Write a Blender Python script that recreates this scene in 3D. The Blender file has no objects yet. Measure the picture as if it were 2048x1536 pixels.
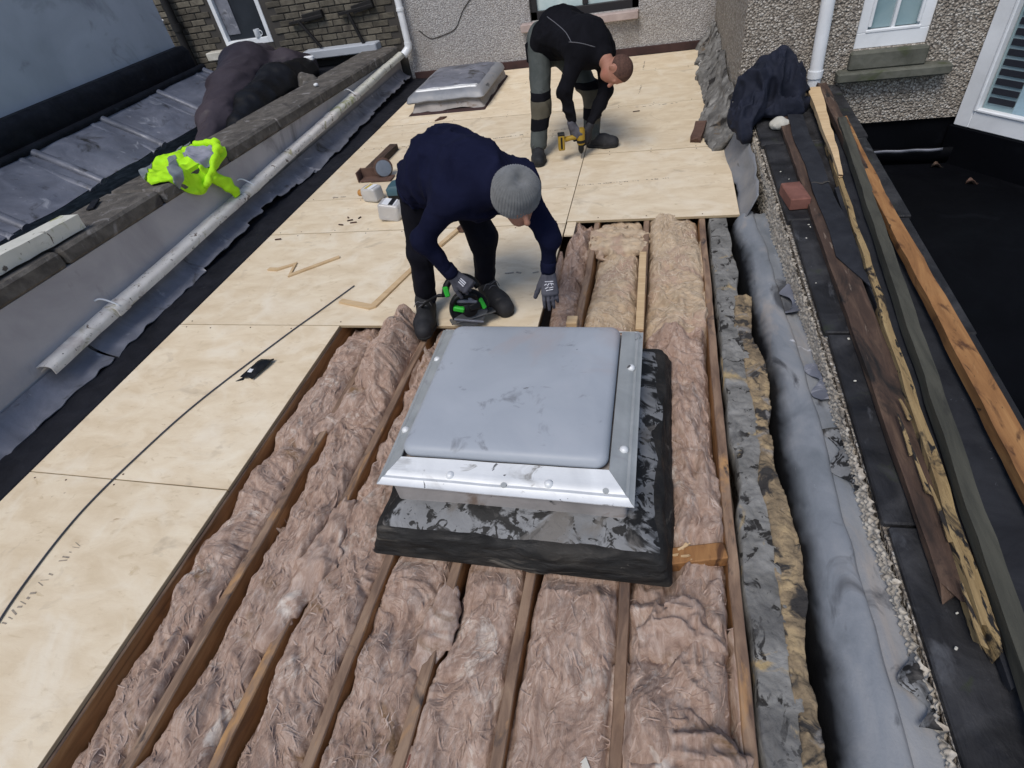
import bpy, math, random
import numpy as np
from mathutils import Vector, Matrix

random.seed(7)
rng = np.random.default_rng(7)
scene = bpy.context.scene

# ------------------------------------------------------------------ camera, sky, sun, exposure
R_CAM = np.array([[0.969521, 0.198286, -0.143918], [-0.031935, 0.684657, 0.728165], [-0.24292, 0.701375, -0.670122]])
cam_data = bpy.data.cameras.new('camera')
cam = bpy.data.objects.new('camera', cam_data)
scene.collection.objects.link(cam)
m = Matrix.Identity(4)
for i in range(3):
    m[i][0], m[i][1], m[i][2] = R_CAM[0][i], R_CAM[1][i], -R_CAM[2][i]
m.translation = (0, 0, 1.87)
cam.matrix_world = m
cam_data.sensor_width = 36.0
cam_data.lens = 36.0 * 1104.6 / 2048
cam_data.clip_start = 0.02
cam_data.clip_end = 3000
scene.camera = cam

SUN_EL, SUN_AZ = math.radians(58), math.radians(196)      # azimuth clockwise from +Y: light from behind the camera
world = bpy.data.worlds.new('World')
scene.world = world
world.use_nodes = True
wn = world.node_tree.nodes
wl = world.node_tree.links
sky = wn.new('ShaderNodeTexSky')
sky.sky_type = 'NISHITA'
sky.sun_disc = False
sky.sun_elevation = SUN_EL
sky.sun_rotation = SUN_AZ
sky.air_density = 1.0
sky.dust_density = 1.6
sky.ozone_density = 1.6
bg = wn['Background']
bg.inputs['Strength'].default_value = 0.105
wl.new(sky.outputs[0], bg.inputs['Color'])
sd = bpy.data.lights.new('sun', 'SUN')
sd.energy = 1.55
sd.angle = math.radians(24)
sd.color = (1.0, 0.95, 0.88)
sun = bpy.data.objects.new('sun', sd)
scene.collection.objects.link(sun)
sv = Vector((math.sin(SUN_AZ) * math.cos(SUN_EL), math.cos(SUN_AZ) * math.cos(SUN_EL), math.sin(SUN_EL)))
sun.rotation_euler = sv.to_track_quat('Z', 'Y').to_euler()
sun.location = (0, -4, 9)
vs = scene.view_settings
vs.view_transform = 'Standard'
vs.look = 'None'
vs.gamma = 1.0
vs.exposure = 0.43
vs.use_curve_mapping = False
scene.render.engine = 'CYCLES'
scene.cycles.use_denoising = True
scene.cycles.max_bounces = 6

# ------------------------------------------------------------------ numpy noise
def _hash(ix, iy, iz, seed):
    h = (ix.astype(np.int64) * 374761393 + iy.astype(np.int64) * 668265263 + iz.astype(np.int64) * 2147483647 + seed * 974711) & 0xffffffff
    h = ((h ^ (h >> 13)) * 1274126177) & 0xffffffff
    return ((h ^ (h >> 16)) & 0xffff).astype(np.float32) / 65535.0

def vnoise(P, scale=1.0, seed=0):
    """value noise in -1..1; P (...,3)"""
    Q = np.asarray(P, dtype=np.float64) * scale
    i = np.floor(Q); f = Q - i
    f = f * f * (3 - 2 * f)
    ix, iy, iz = (i[..., k].astype(np.int64) for k in range(3))
    out = 0
    for dx in (0, 1):
        wx = f[..., 0] if dx else 1 - f[..., 0]
        for dy in (0, 1):
            wy = f[..., 1] if dy else 1 - f[..., 1]
            for dz in (0, 1):
                wz = f[..., 2] if dz else 1 - f[..., 2]
                out = out + wx * wy * wz * _hash(ix + dx, iy + dy, iz + dz, seed)
    return out * 2 - 1

def fbm(P, scale=1.0, octv=3, seed=0):
    a, s, t = 1.0, scale, 0
    n = 0
    for o in range(octv):
        n = n + a * vnoise(P, s, seed + o * 17); t += a
        a *= .5; s *= 2.03
    return n / t

# ------------------------------------------------------------------ materials
MATS = {}
def pm(name, ramp, scale=5, stretch=(1, 1, 1), rough=0.8, bump=None, spots=(), metallic=0, detail=6, distort=0.6,
       random_shift=True, spec=0.4, grime=None, sheen=0, extra=None, hue=0.0, trans=0, nrough=0.6):
    """noise-driven principled material. ramp [(pos,(r,g,b))...]; bump [(strength,distance,scale,stretch)];
    spots [(colour, scale, threshold, softness, stretch)]"""
    mt = bpy.data.materials.new(name); mt.use_nodes = True
    nt = mt.node_tree; N = nt.nodes; L = nt.links
    bs = N['Principled BSDF']
    tc = N.new('ShaderNodeTexCoord')
    src = tc.outputs['Object']
    if random_shift:
        oi = N.new('ShaderNodeObjectInfo')
        mul = N.new('ShaderNodeVectorMath'); mul.operation = 'SCALE'
        comb = N.new('ShaderNodeCombineXYZ')
        for k, fct in enumerate((37.0, 53.0, 19.0)):
            mm = N.new('ShaderNodeMath'); mm.operation = 'MULTIPLY'; mm.inputs[1].default_value = fct
            L.new(oi.outputs['Random'], mm.inputs[0]); L.new(mm.outputs[0], comb.inputs[k])
        add = N.new('ShaderNodeVectorMath'); add.operation = 'ADD'
        L.new(src, add.inputs[0]); L.new(comb.outputs[0], add.inputs[1])
        src = add.outputs[0]
        N.remove(mul)
    def noise(sc, st, det=detail, dis=distort):
        mp = N.new('ShaderNodeMapping'); mp.inputs['Scale'].default_value = st
        L.new(src, mp.inputs['Vector'])
        n = N.new('ShaderNodeTexNoise'); n.inputs['Scale'].default_value = sc
        n.inputs['Detail'].default_value = det; n.inputs['Roughness'].default_value = nrough; n.inputs['Distortion'].default_value = dis
        L.new(mp.outputs[0], n.inputs['Vector'])
        return n.outputs['Fac']
    n0 = noise(scale, stretch)
    cr = N.new('ShaderNodeValToRGB')
    el = cr.color_ramp.elements
    el[0].position, el[0].color = ramp[0][0], (*ramp[0][1], 1)
    el[1].position, el[1].color = ramp[-1][0], (*ramp[-1][1], 1)
    for p, c in ramp[1:-1]:
        e = el.new(p); e.color = (*c, 1)
    L.new(n0, cr.inputs[0])
    col = cr.outputs[0]
    for (c, sc, th, sof, st) in spots:
        ns = noise(sc, st, 5, 0.9)
        r2 = N.new('ShaderNodeMapRange'); r2.inputs[1].default_value = th; r2.inputs[2].default_value = th + sof
        L.new(ns, r2.inputs[0])
        mx = N.new('ShaderNodeMix'); mx.data_type = 'RGBA'
        L.new(r2.outputs[0], mx.inputs['Factor']); L.new(col, mx.inputs['A']); mx.inputs['B'].default_value = (*c, 1)
        col = mx.outputs['Result']
    if hue:
        oi2 = N.new('ShaderNodeObjectInfo')
        mr = N.new('ShaderNodeMapRange'); mr.inputs[3].default_value = 1 - hue; mr.inputs[4].default_value = 1 + hue
        L.new(oi2.outputs['Random'], mr.inputs[0])
        hs = N.new('ShaderNodeHueSaturation'); L.new(mr.outputs[0], hs.inputs['Value']); L.new(col, hs.inputs['Color'])
        col = hs.outputs[0]
    L.new(col, bs.inputs['Base Color'])
    if isinstance(rough, tuple):
        rr = N.new('ShaderNodeMapRange'); rr.inputs[1].default_value = .3; rr.inputs[2].default_value = .7
        rr.inputs[3].default_value, rr.inputs[4].default_value = rough
        L.new(noise(scale * 1.7, stretch), rr.inputs[0]); L.new(rr.outputs[0], bs.inputs['Roughness'])
    else:
        bs.inputs['Roughness'].default_value = rough
    bs.inputs['Metallic'].default_value = metallic
    bs.inputs['Specular IOR Level'].default_value = spec
    if sheen:
        bs.inputs['Sheen Weight'].default_value = sheen
        bs.inputs['Sheen Roughness'].default_value = .6
    if trans:
        bs.inputs['Transmission Weight'].default_value = trans
    prev = None
    for b in (bump or []):
        st, ds, sc, sr = b
        bn = N.new('ShaderNodeBump'); bn.inputs['Strength'].default_value = st; bn.inputs['Distance'].default_value = ds
        L.new(noise(sc, sr), bn.inputs['Height'])
        if prev: L.new(prev, bn.inputs['Normal'])
        prev = bn.outputs[0]
    if prev: L.new(prev, bs.inputs['Normal'])
    MATS[name] = mt
    return mt

def pebble(name, ramp, scale, rough=.85, depth=.012, gapcol=(.12, .11, .10), stain=None):
    mt = bpy.data.materials.new(name); mt.use_nodes = True
    nt = mt.node_tree; N = nt.nodes; L = nt.links; bs = N['Principled BSDF']
    tc = N.new('ShaderNodeTexCoord')
    nz = N.new('ShaderNodeTexNoise'); nz.inputs['Scale'].default_value = scale * .7; nz.inputs['Detail'].default_value = 3
    L.new(tc.outputs['Object'], nz.inputs['Vector'])
    mixv = N.new('ShaderNodeMix'); mixv.data_type = 'RGBA'; mixv.inputs['Factor'].default_value = .018
    L.new(tc.outputs['Object'], mixv.inputs['A']); L.new(nz.outputs['Color'], mixv.inputs['B'])
    v = N.new('ShaderNodeTexVoronoi'); v.inputs['Scale'].default_value = scale; v.inputs['Randomness'].default_value = 1
    L.new(mixv.outputs['Result'], v.inputs['Vector'])
    sep = N.new('ShaderNodeSeparateColor'); L.new(v.outputs['Color'], sep.inputs[0])
    cr = N.new('ShaderNodeValToRGB'); el = cr.color_ramp.elements
    el[0].position, el[0].color = ramp[0][0], (*ramp[0][1], 1)
    el[1].position, el[1].color = ramp[-1][0], (*ramp[-1][1], 1)
    for p, c in ramp[1:-1]:
        e = el.new(p); e.color = (*c, 1)
    L.new(sep.outputs[0], cr.inputs[0])
    mr = N.new('ShaderNodeMapRange'); mr.inputs[1].default_value = .42; mr.inputs[2].default_value = .72
    L.new(v.outputs['Distance'], mr.inputs[0])
    mx = N.new('ShaderNodeMix'); mx.data_type = 'RGBA'; mx.inputs['B'].default_value = (*gapcol, 1)
    L.new(mr.outputs[0], mx.inputs['Factor']); L.new(cr.outputs[0], mx.inputs['A'])
    col = mx.outputs['Result']
    n2 = N.new('ShaderNodeTexNoise'); n2.inputs['Scale'].default_value = 1.6; n2.inputs['Detail'].default_value = 6; n2.inputs['Roughness'].default_value = .65
    L.new(tc.outputs['Object'], n2.inputs['Vector'])
    m2 = N.new('ShaderNodeMapRange'); m2.inputs[1].default_value = .52; m2.inputs[2].default_value = .75; m2.inputs[4].default_value = .7
    L.new(n2.outputs['Fac'], m2.inputs[0])
    mx2 = N.new('ShaderNodeMix'); mx2.data_type = 'RGBA'; mx2.inputs['B'].default_value = (*(stain or (.13, .11, .085)), 1)
    L.new(m2.outputs[0], mx2.inputs['Factor']); L.new(col, mx2.inputs['A'])
    L.new(mx2.outputs['Result'], bs.inputs['Base Color'])
    bs.inputs['Roughness'].default_value = rough
    bp = N.new('ShaderNodeBump'); bp.invert = True; bp.inputs['Strength'].default_value = 1; bp.inputs['Distance'].default_value = depth
    L.new(v.outputs['Distance'], bp.inputs['Height']); L.new(bp.outputs[0], bs.inputs['Normal'])
    MATS[name] = mt
    return mt

def flat(name, col, rough=.6, metallic=0, spec=.4, bump=None, emit=None, **kw):
    return pm(name, [(0.3, tuple(c * .88 for c in col)), (0.7, tuple(min(1, c * 1.1) for c in col))], scale=kw.pop('scale', 14), rough=rough, metallic=metallic,
              spec=spec, bump=bump or [(.25, .002, 60, (1, 1, 1))], **kw)

S1 = (1, 1, 1)
M_PLY = pm('plywood', [(.28, (.60, .48, .32)), (.5, (.68, .565, .40)), (.72, (.75, .65, .485))], scale=5.5, stretch=(.8, 1.7, 1), rough=.75,
           spots=[((.56, .445, .29), 20, .60, .12, (.6, 1.3, 1)), ((.43, .31, .19), 8, .70, .05, (.9, 1.3, 1)), ((.76, .68, .54), 3.1, .52, .25, S1), ((.50, .41, .29), 4.3, .62, .14, (.8, 1.3, 1)), ((.30, .22, .145), 11, .735, .025, S1), ((.52, .42, .285), 2.4, .64, .10, S1)],
           bump=[(.22, .003, 22, (.4, 2, 1)), (.2, .0015, 90, S1)], hue=.085)
M_PLYEDGE = pm('plywood_edge', [(.3, (.27, .20, .12)), (.7, (.44, .35, .22))], scale=60, stretch=(.1, .1, 6), rough=.85)
M_LATH = pm('pale_softwood', [(.3, (.48, .33, .18)), (.7, (.62, .46, .27))], scale=8, stretch=(.3, 3, 3), rough=.75, bump=[(.25, .002, 50, (.3, 2, 2))])
M_JOIST = pm('joist_side_wood', [(.25, (.15, .070, .026)), (.5, (.33, .165, .062)), (.75, (.50, .28, .12))], scale=5, stretch=(4, .5, 4), rough=.72,
             spots=[((.10, .055, .035), 3.5, .56, .2, (3, .8, 3))], bump=[(.35, .004, 24, (5, .5, 5))])
M_JOISTTOP = pm('joist_top_weathered', [(.25, (.09, .055, .04)), (.5, (.21, .135, .09)), (.78, (.36, .25, .165))], scale=6, stretch=(4, .7, 4), rough=.85,
                spots=[((.42, .235, .10), 3.0, .57, .12, (2, .8, 1)), ((.06, .045, .04), 5, .60, .1, (2, 1, 1))], bump=[(.45, .004, 30, (5, .6, 5))])
M_WOOL = pm('mineral_wool', [(.25, (.21, .13, .093)), (.48, (.405, .285, .222)), (.75, (.61, .495, .42))], scale=11, stretch=(1.7, .6, 1), rough=.97, spec=.1, detail=8, nrough=.72, distort=2.0,
            spots=[((.68, .60, .52), 5, .575, .12, S1), ((.215, .135, .078), 3.4, .57, .12, S1), ((.12, .075, .055), 17, .70, .05, S1)], bump=[(.7, .008, 50, (1.8, .5, 1)), (.6, .004, 150, (1.4, .7, 1))])
M_WOOLPALE = pm('mineral_wool_pale', [(.25, (.36, .25, .165)), (.5, (.50, .385, .265)), (.75, (.60, .49, .355))], scale=9, stretch=(1, 1.4, 1), rough=.97, spec=.1, detail=8, distort=1.4,
                spots=[((.40, .275, .22), 2.6, .53, .16, S1)], bump=[(.9, .009, 45, (.7, 1.2, 1)), (.6, .004, 150, S1)])
M_FIBRE = pm('wool_fibre', [(.28, (.22, .14, .104)), (.5, (.375, .268, .212)), (.74, (.56, .455, .39))], scale=11, rough=.95, spec=.1, bump=[(.6, .003, 160, S1)])
M_FIBREPALE = pm('wool_fibre_pale', [(.3, (.46, .35, .245)), (.7, (.62, .52, .40))], scale=14, rough=.95, spec=.1)
M_FELT = pm('black_felt', [(.3, (.0045, .0052, .008)), (.7, (.013, .0145, .020))], scale=7, rough=(.55, .85), spec=.2, bump=[(.4, .006, 9, S1), (.4, .002, 120, S1)],
            spots=[((.03, .034, .042), 11, .66, .08, S1)])
M_FELTBLUE = pm('blue_black_felt', [(.3, (.013, .014, .018)), (.7, (.028, .030, .036))], scale=7, rough=(.6, .9), spec=.2, bump=[(.5, .006, 9, S1), (.5, .002, 120, S1)],
                spots=[((.075, .078, .09), 24, .68, .04, S1)])
M_FELTSTRIP = pm('bitumen_strip', [(.3, (.0055, .006, .009)), (.7, (.016, .017, .023))], scale=6, rough=(.5, .85), spec=.22, bump=[(.5, .01, 6, S1), (.4, .002, 100, S1)],
                 spots=[((.05, .052, .06), 9, .66, .1, (1, .4, 1))])
M_LEAD = pm('lead_sheet', [(.25, (.10, .106, .128)), (.5, (.18, .187, .22)), (.78, (.28, .285, .325))], scale=4, rough=(.4, .75), metallic=.25, spec=.5, bump=[(.4, .01, 7, S1), (.3, .002, 60, S1)],
            spots=[((.36, .36, .385), 7, .62, .1, S1), ((.05, .048, .047), 5, .58, .12, S1)])
M_LEADROLL = pm('grey_flashing', [(.25, (.15, .16, .175)), (.5, (.225, .235, .255)), (.78, (.31, .305, .305))], scale=3.2, stretch=(1, .6, 1), rough=(.45, .7), metallic=.15, spec=.45, bump=[(.35, .008, 8, (1, .5, 1)), (.25, .002, 70, S1)],
                spots=[((.33, .295, .265), 4, .57, .2, (1, .5, 1)), ((.09, .09, .095), 7, .66, .06, (1, .3, 1))])
M_CEMENT = pm('cement_bed', [(.25, (.09, .088, .082)), (.5, (.18, .176, .165)), (.75, (.29, .285, .268))], scale=8, rough=.95, bump=[(.8, .012, 18, S1), (.6, .004, 70, S1)],
              spots=[((.022, .02, .018), 15, .56, .05, S1), ((.36, .27, .14), 6, .60, .08, S1), ((.10, .098, .095), 4, .54, .14, S1)])
M_MORTAR = pm('ochre_mortar', [(.25, (.085, .066, .046)), (.5, (.24, .18, .11)), (.75, (.45, .335, .185))], scale=12, rough=.95, bump=[(1, .012, 26, S1), (.6, .004, 90, S1)],
              spots=[((.035, .032, .03), 9, .52, .08, S1), ((.22, .21, .20), 6, .56, .1, S1)])
M_RENDER = pm('smooth_render', [(.25, (.27, .258, .27)), (.5, (.375, .36, .37)), (.75, (.46, .44, .44))], scale=1.7, rough=.9, bump=[(.3, .006, 12, S1), (.3, .002, 90, S1)],
              spots=[((.14, .135, .135), 2.3, .60, .15, (1, 1, .5)), ((.43, .41, .40), 1.2, .56, .2, S1)])
M_RENDERBLUE = pm('grey_render', [(.25, (.34, .365, .40)), (.75, (.47, .50, .54))], scale=1.3, rough=.9, bump=[(.3, .006, 10, S1)],
                  spots=[((.20, .21, .235), 1.0, .56, .14, S1), ((.30, .31, .335), 3.0, .58, .12, S1)])
M_COPING = pm('coping_stone', [(.25, (.050, .046, .041)), (.5, (.098, .088, .077)), (.75, (.16, .147, .13))], scale=9, rough=.95, bump=[(.8, .012, 20, S1), (.5, .003, 90, S1)],
              spots=[((.26, .25, .245), 7, .58, .14, S1), ((.045, .04, .038), 5, .56, .15, S1)])
M_CREAMPAINT = pm('flaking_cream_paint', [(.25, (.60, .57, .53)), (.75, (.78, .75, .70))], scale=6, rough=.65, bump=[(.5, .006, 16, S1), (.3, .002, 70, S1)],
                  spots=[((.36, .33, .21), 8, .57, .10, (1, .8, 1)), ((.14, .11, .09), 15, .62, .04, S1), ((.44, .38, .35), 4, .54, .2, S1), ((.10, .09, .08), 40, .64, .04, S1)])
M_CREAMPAINT_OLD = pm('mossy_cream_paint', [(.25, (.50, .50, .44)), (.75, (.66, .65, .58))], scale=6, rough=.7, bump=[(.6, .006, 16, S1)],
                      spots=[((.30, .31, .15), 7, .55, .08, (1, .8, 1)), ((.13, .11, .09), 14, .62, .04, S1)])
M_DASH = pebble('pebbledash_pale', [(0, (.33, .315, .305)), (.35, (.41, .395, .385)), (.7, (.47, .455, .445)), (1, (.60, .585, .57))], 66, depth=.011, gapcol=(.28, .265, .255), stain=(.25, .225, .20))
M_DASH2 = pebble('pebbledash_warm', [(0, (.20, .17, .14)), (.35, (.37, .325, .27)), (.7, (.45, .41, .35)), (1, (.64, .60, .54))], 64, depth=.017, gapcol=(.17, .145, .12), stain=(.20, .17, .135))
M_STONES = pm('dash_stone', [(.2, (.26, .22, .175)), (.5, (.46, .41, .34)), (.8, (.66, .62, .54))], scale=38, detail=2, rough=.8, bump=[(.4, .003, 80, S1)], spots=[((.10, .085, .07), 5, .62, .12, S1)])
M_SLATE = pm('wet_slate', [(.3, (.008, .008, .009)), (.5, (.020, .020, .022)), (.75, (.050, .050, .053))], scale=6, rough=(.4, .8), spec=.25, bump=[(.6, .01, 10, (2, .6, 1)), (.4, .003, 60, S1)],
             spots=[((.030, .036, .020), 5, .62, .1, S1), ((.30, .30, .31), 26, .73, .03, S1), ((.085, .088, .096), 5, .62, .14, (1.5, .6, 1))])
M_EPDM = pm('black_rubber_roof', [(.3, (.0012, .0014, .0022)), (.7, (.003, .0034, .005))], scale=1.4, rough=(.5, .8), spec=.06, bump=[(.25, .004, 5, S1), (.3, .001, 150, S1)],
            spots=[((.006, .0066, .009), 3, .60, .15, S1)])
M_DOME = pm('polycarbonate_dome', [(.3, (.305, .33, .365)), (.7, (.365, .39, .425))], scale=2.2, rough=(.42, .6), spec=.4, bump=[(.15, .003, 4, S1), (.15, .0006, 130, S1)],
            spots=[((.34, .315, .32), 2.0, .54, .18, S1), ((.19, .20, .215), 8, .60, .12, S1), ((.03, .03, .03), 24, .735, .02, S1), ((.38, .40, .43), 1.5, .56, .2, S1), ((.14, .14, .145), 5, .68, .05, (1, 2.4, 1))])
M_ALU = pm('weathered_aluminium_shaded', [(.25, (.30, .315, .31)), (.75, (.45, .465, .455))], scale=5, rough=(.4, .65), metallic=.35, spec=.5, bump=[(.3, .003, 30, (1, 1, 1))],
           spots=[((.33, .33, .335), 8, .60, .1, S1), ((.06, .06, .06), 20, .70, .03, S1)])  # darker copy of the rim metal, shade put into its colour
M_ALUWHITE = pm('bright_aluminium_lit', [(.25, (.60, .61, .61)), (.75, (.76, .77, .77))], scale=6, rough=.5, metallic=.15, spec=.5, bump=[(.25, .002, 40, (.4, 2, 1))],
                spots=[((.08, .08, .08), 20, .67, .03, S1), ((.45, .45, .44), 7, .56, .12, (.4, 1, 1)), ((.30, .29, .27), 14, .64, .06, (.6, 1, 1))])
M_KERB = pm('kerb_metal', [(.25, (.24, .225, .215)), (.75, (.40, .37, .355))], scale=6, rough=.7, metallic=.1, bump=[(.4, .004, 25, S1)], spots=[((.20, .15, .12), 6, .56, .12, S1), ((.05, .05, .05), 14, .67, .04, S1)])
M_BITUMEN = pm('old_bitumen', [(.25, (.005, .005, .005)), (.5, (.014, .013, .012)), (.78, (.045, .040, .034))], scale=8, stretch=(.6, 1, 2.2), rough=(.45, .9), spec=.3, bump=[(.8, .014, 12, (.5, 1, 2)), (.5, .004, 60, S1)],
               spots=[((.11, .097, .08), 8, .60, .12, (.4, 1, 2.5)), ((.28, .26, .22), 30, .72, .04, S1)])
M_SILVERBIT = pm('silver_bitumen', [(.25, (.11, .112, .114)), (.75, (.26, .265, .272))], scale=6, rough=.65, metallic=.1, bump=[(.6, .008, 18, S1)],
                 spots=[((.010, .0095, .009), 6, .50, .06, S1), ((.010, .0095, .009), 20, .55, .03, S1), ((.13, .12, .11), 4, .56, .12, S1)])
M_NAVY = pm('navy_knit', [(.3, (.0052, .0062, .019)), (.7, (.0095, .0112, .031))], scale=6, rough=.95, spec=.08, bump=[(.6, .008, 9, S1), (.4, .0015, 190, S1)])
M_BLACKCLOTH = pm('black_knit', [(.3, (.0045, .0045, .006)), (.7, (.009, .009, .012))], scale=6, rough=.95, spec=.08, bump=[(.6, .008, 10, S1), (.4, .0015, 160, S1)])
M_BLACKTROUSER = pm('black_trouser', [(.3, (.0032, .0032, .006)), (.7, (.0065, .0065, .012))], scale=6, rough=.92, spec=.15, bump=[(.6, .008, 9, (1, 1, .6)), (.3, .001, 190, S1)])
M_GREYTROUSER = pm('grey_work_trouser', [(.3, (.050, .058, .055)), (.7, (.085, .094, .090))], scale=7, rough=.9, spec=.15, bump=[(.6, .008, 10, (1, 1, .6))],
                   spots=[((.13, .105, .07), 5, .60, .14, S1), ((.020, .020, .020), 4, .60, .12, S1)])
M_KNEE = flat('knee_pad_khaki', (.078, .070, .050), .9, scale=9)
M_BOOT = pm('dark_boot_leather', [(.3, (.011, .0115, .0135)), (.7, (.030, .030, .033))], scale=8, rough=(.6, .85), spec=.3, bump=[(.4, .004, 22, S1)], spots=[((.075, .07, .064), 7, .62, .12, S1)])
M_SOLE = flat('black_sole', (.018, .018, .018), .85)
M_LACE = flat('lace_grey', (.11, .11, .12), .9)
M_GLOVE = pm('grey_glove', [(.3, (.055, .055, .068)), (.7, (.105, .105, .125))], scale=20, rough=.9, spec=.2, bump=[(.4, .002, 120, S1)])
M_GLOVEPALM = flat('black_glove_palm', (.018, .018, .022), .7)
M_PRINT = flat('white_print', (.62, .62, .66), .8)
M_BEANIE = pm('grey_beanie', [(.3, (.115, .118, .118)), (.7, (.175, .178, .178))], scale=24, rough=.97, spec=.1, bump=[(.5, .003, 140, S1)], sheen=.2)
M_SKIN = pm('skin', [(.3, (.29, .135, .09)), (.7, (.39, .195, .135))], scale=9, rough=.55, spec=.35, bump=[(.2, .0015, 90, S1)], spots=[((.34, .115, .075), 5, .56, .2, S1)])
M_HAIR = pm('cropped_hair', [(.3, (.055, .030, .023)), (.7, (.115, .060, .044))], scale=60, rough=.8, spec=.2, bump=[(.6, .002, 240, S1)])
M_HIVIS = pm('hi_vis_yellow', [(.3, (.36, .72, .008)), (.7, (.46, .85, .015))], scale=6, rough=.65, spec=.3, bump=[(.35, .006, 14, S1), (.25, .001, 190, S1)])
M_REFLECT = flat('reflective_tape', (.17, .19, .20), .45, spec=.6)
M_LINING = flat('grey_lining', (.26, .265, .31), .8)
M_TARP = pm('brown_tarpaulin', [(.3, (.042, .034, .042)), (.7, (.072, .058, .069))], scale=2, rough=(.5, .7), spec=.25, bump=[(.5, .012, 7, S1)])
M_HOLLOWSHADE = flat('hollow_shade_black', (.004, .004, .005), .5, spec=.3, bump=[(.5, .012, 8, S1)])
M_NAVYCOAT = pm('navy_coat', [(.3, (.006, .008, .016)), (.7, (.016, .019, .034))], scale=7, rough=.8, spec=.25, bump=[(.6, .01, 14, S1), (.3, .001, 150, S1)])
M_BRICK = pm('stock_brick', [(.25, (.060, .052, .042)), (.5, (.105, .093, .072)), (.75, (.165, .148, .115))], scale=9, rough=.95, bump=[(.6, .006, 30, S1)], hue=.38,
             spots=[((.05, .043, .036), 6, .58, .14, S1)])
M_MORTARJOINT = flat('dark_mortar', (.055, .05, .045), .95, scale=9)
M_REDBRICK = pm('red_brick', [(.3, (.13, .052, .038)), (.7, (.22, .095, .072))], scale=12, rough=.9, bump=[(.5, .004, 40, S1)], spots=[((.12, .06, .05), 7, .58, .12, S1)])
M_WHITEPVC = flat('white_upvc', (.74, .76, .78), .35, spec=.5, scale=3)
M_GLASSBLUE = pm('window_glass_sky', [(.3, (.20, .30, .33)), (.7, (.34, .44, .46))], scale=2.5, rough=.12, spec=.6)
M_GLASSDARK = pm('window_glass_dark', [(.3, (.012, .015, .02)), (.7, (.03, .036, .045))], scale=2, rough=.1, spec=.6)
M_CURTAIN = pm('pale_curtain', [(.3, (.42, .55, .56)), (.7, (.62, .72, .71))], scale=5, rough=.6, spec=.3)
M_FRAMEDARK = flat('dark_frame_paint', (.018, .017, .02), .5)
M_SILLPINK = pm('pink_stone_sill', [(.3, (.34, .27, .25)), (.7, (.46, .38, .355))], scale=8, rough=.9, bump=[(.4, .004, 40, S1)])
M_SILLGREY = pm('mossy_concrete_sill', [(.3, (.065, .067, .052)), (.7, (.135, .135, .112))], scale=8, rough=.95, bump=[(.5, .005, 30, S1)], spots=[((.055, .065, .03), 5, .56, .14, S1)])
M_IRON = flat('black_iron', (.010, .009, .009), .6)
M_MAROON = pm('dark_red_skirting', [(.3, (.03, .016, .016)), (.7, (.06, .03, .028))], scale=6, rough=.85, spots=[((.34, .32, .30), 7, .68, .04, S1)], bump=[(.5, .005, 20, S1)])
M_RUST = pm('rust_brown', [(.3, (.06, .032, .024)), (.7, (.13, .075, .055))], scale=9, rough=.85, bump=[(.6, .005, 25, S1)])
M_OLDWOOD = pm('old_brown_wood', [(.25, (.024, .015, .011)), (.5, (.062, .037, .026)), (.78, (.135, .085, .056))], scale=7, stretch=(4, .5, 4), rough=.85, bump=[(.6, .005, 22, (5, .5, 5))],
               spots=[((.012, .010, .009), 4, .54, .10, (2, .6, 2)), ((.17, .13, .10), 9, .64, .06, (4, .5, 4))])
M_GREYWOOD = pm('grey_weathered_wood', [(.25, (.026, .026, .020)), (.75, (.080, .077, .058))], scale=5, stretch=(4, .5, 4), rough=.85, bump=[(.6, .005, 22, (5, .5, 5))], spots=[((.02, .018, .016), 4, .57, .14, (2, .5, 2))])
M_ORANGEWOOD = pm('orange_timber', [(.25, (.13, .055, .018)), (.5, (.275, .13, .045)), (.78, (.42, .225, .085))], scale=5, stretch=(4, .5, 4), rough=.75, bump=[(.45, .004, 22, (5, .5, 5))],
                  spots=[((.085, .036, .014), 6, .56, .10, (2, .8, 1)), ((.03, .018, .01), 12, .66, .05, (3, .7, 1)), ((.47, .30, .14), 5, .62, .12, (3, .4, 1))])
M_SPLITWOOD = pm('split_yellow_wood', [(.25, (.17, .11, .047)), (.75, (.40, .29, .14))], scale=7, stretch=(5, .4, 5), rough=.8, bump=[(.9, .006, 22, (6, .4, 6))], spots=[((.022, .018, .015), 6, .55, .06, (2, .7, 2)), ((.015, .014, .014), 14, .60, .04, (3, .6, 3))])
M_PLASTIC = pm('clear_plastic', [(.3, (.60, .58, .56)), (.7, (.70, .69, .67))], scale=4, rough=.25, spec=.5, trans=.35)
M_ORANGECAP = flat('amber_cap', (.42, .20, .05), .5)
M_LABELYEL = flat('yellow_label', (.48, .36, .09), .6)
M_WHITE = flat('white_paint', (.72, .73, .74), .6)
M_TEAL = flat('teal_plastic', (.045, .10, .125), .5)
M_GREENTOOL = flat('green_tool_plastic', (.03, .42, .035), .45)
M_DARKGREEN = flat('dark_green_plastic', (.010, .045, .022), .45)
M_BLACKTOOL = flat('black_tool_plastic', (.007, .0075, .0085), .5, spec=.25)
M_STEEL = flat('tool_steel', (.24, .245, .25), .35, metallic=.8)
M_YELLOWTOOL = flat('yellow_tool_plastic', (.32, .20, .018), .55)
M_CABLE = flat('cable_rubber', (.055, .058, .072), .6)
M_ROOMDARK = flat('plaster_ceiling_back', (.10, .075, .055), .95)
M_GROUND = pm('ground_asphalt', [(.3, (.04, .04, .04)), (.7, (.07, .07, .065))], scale=.8, rough=.95)
M_MUCK = pm('print_ink', [(.3, (.20, .17, .14)), (.7, (.42, .355, .27))], scale=60, rough=.9)
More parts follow.
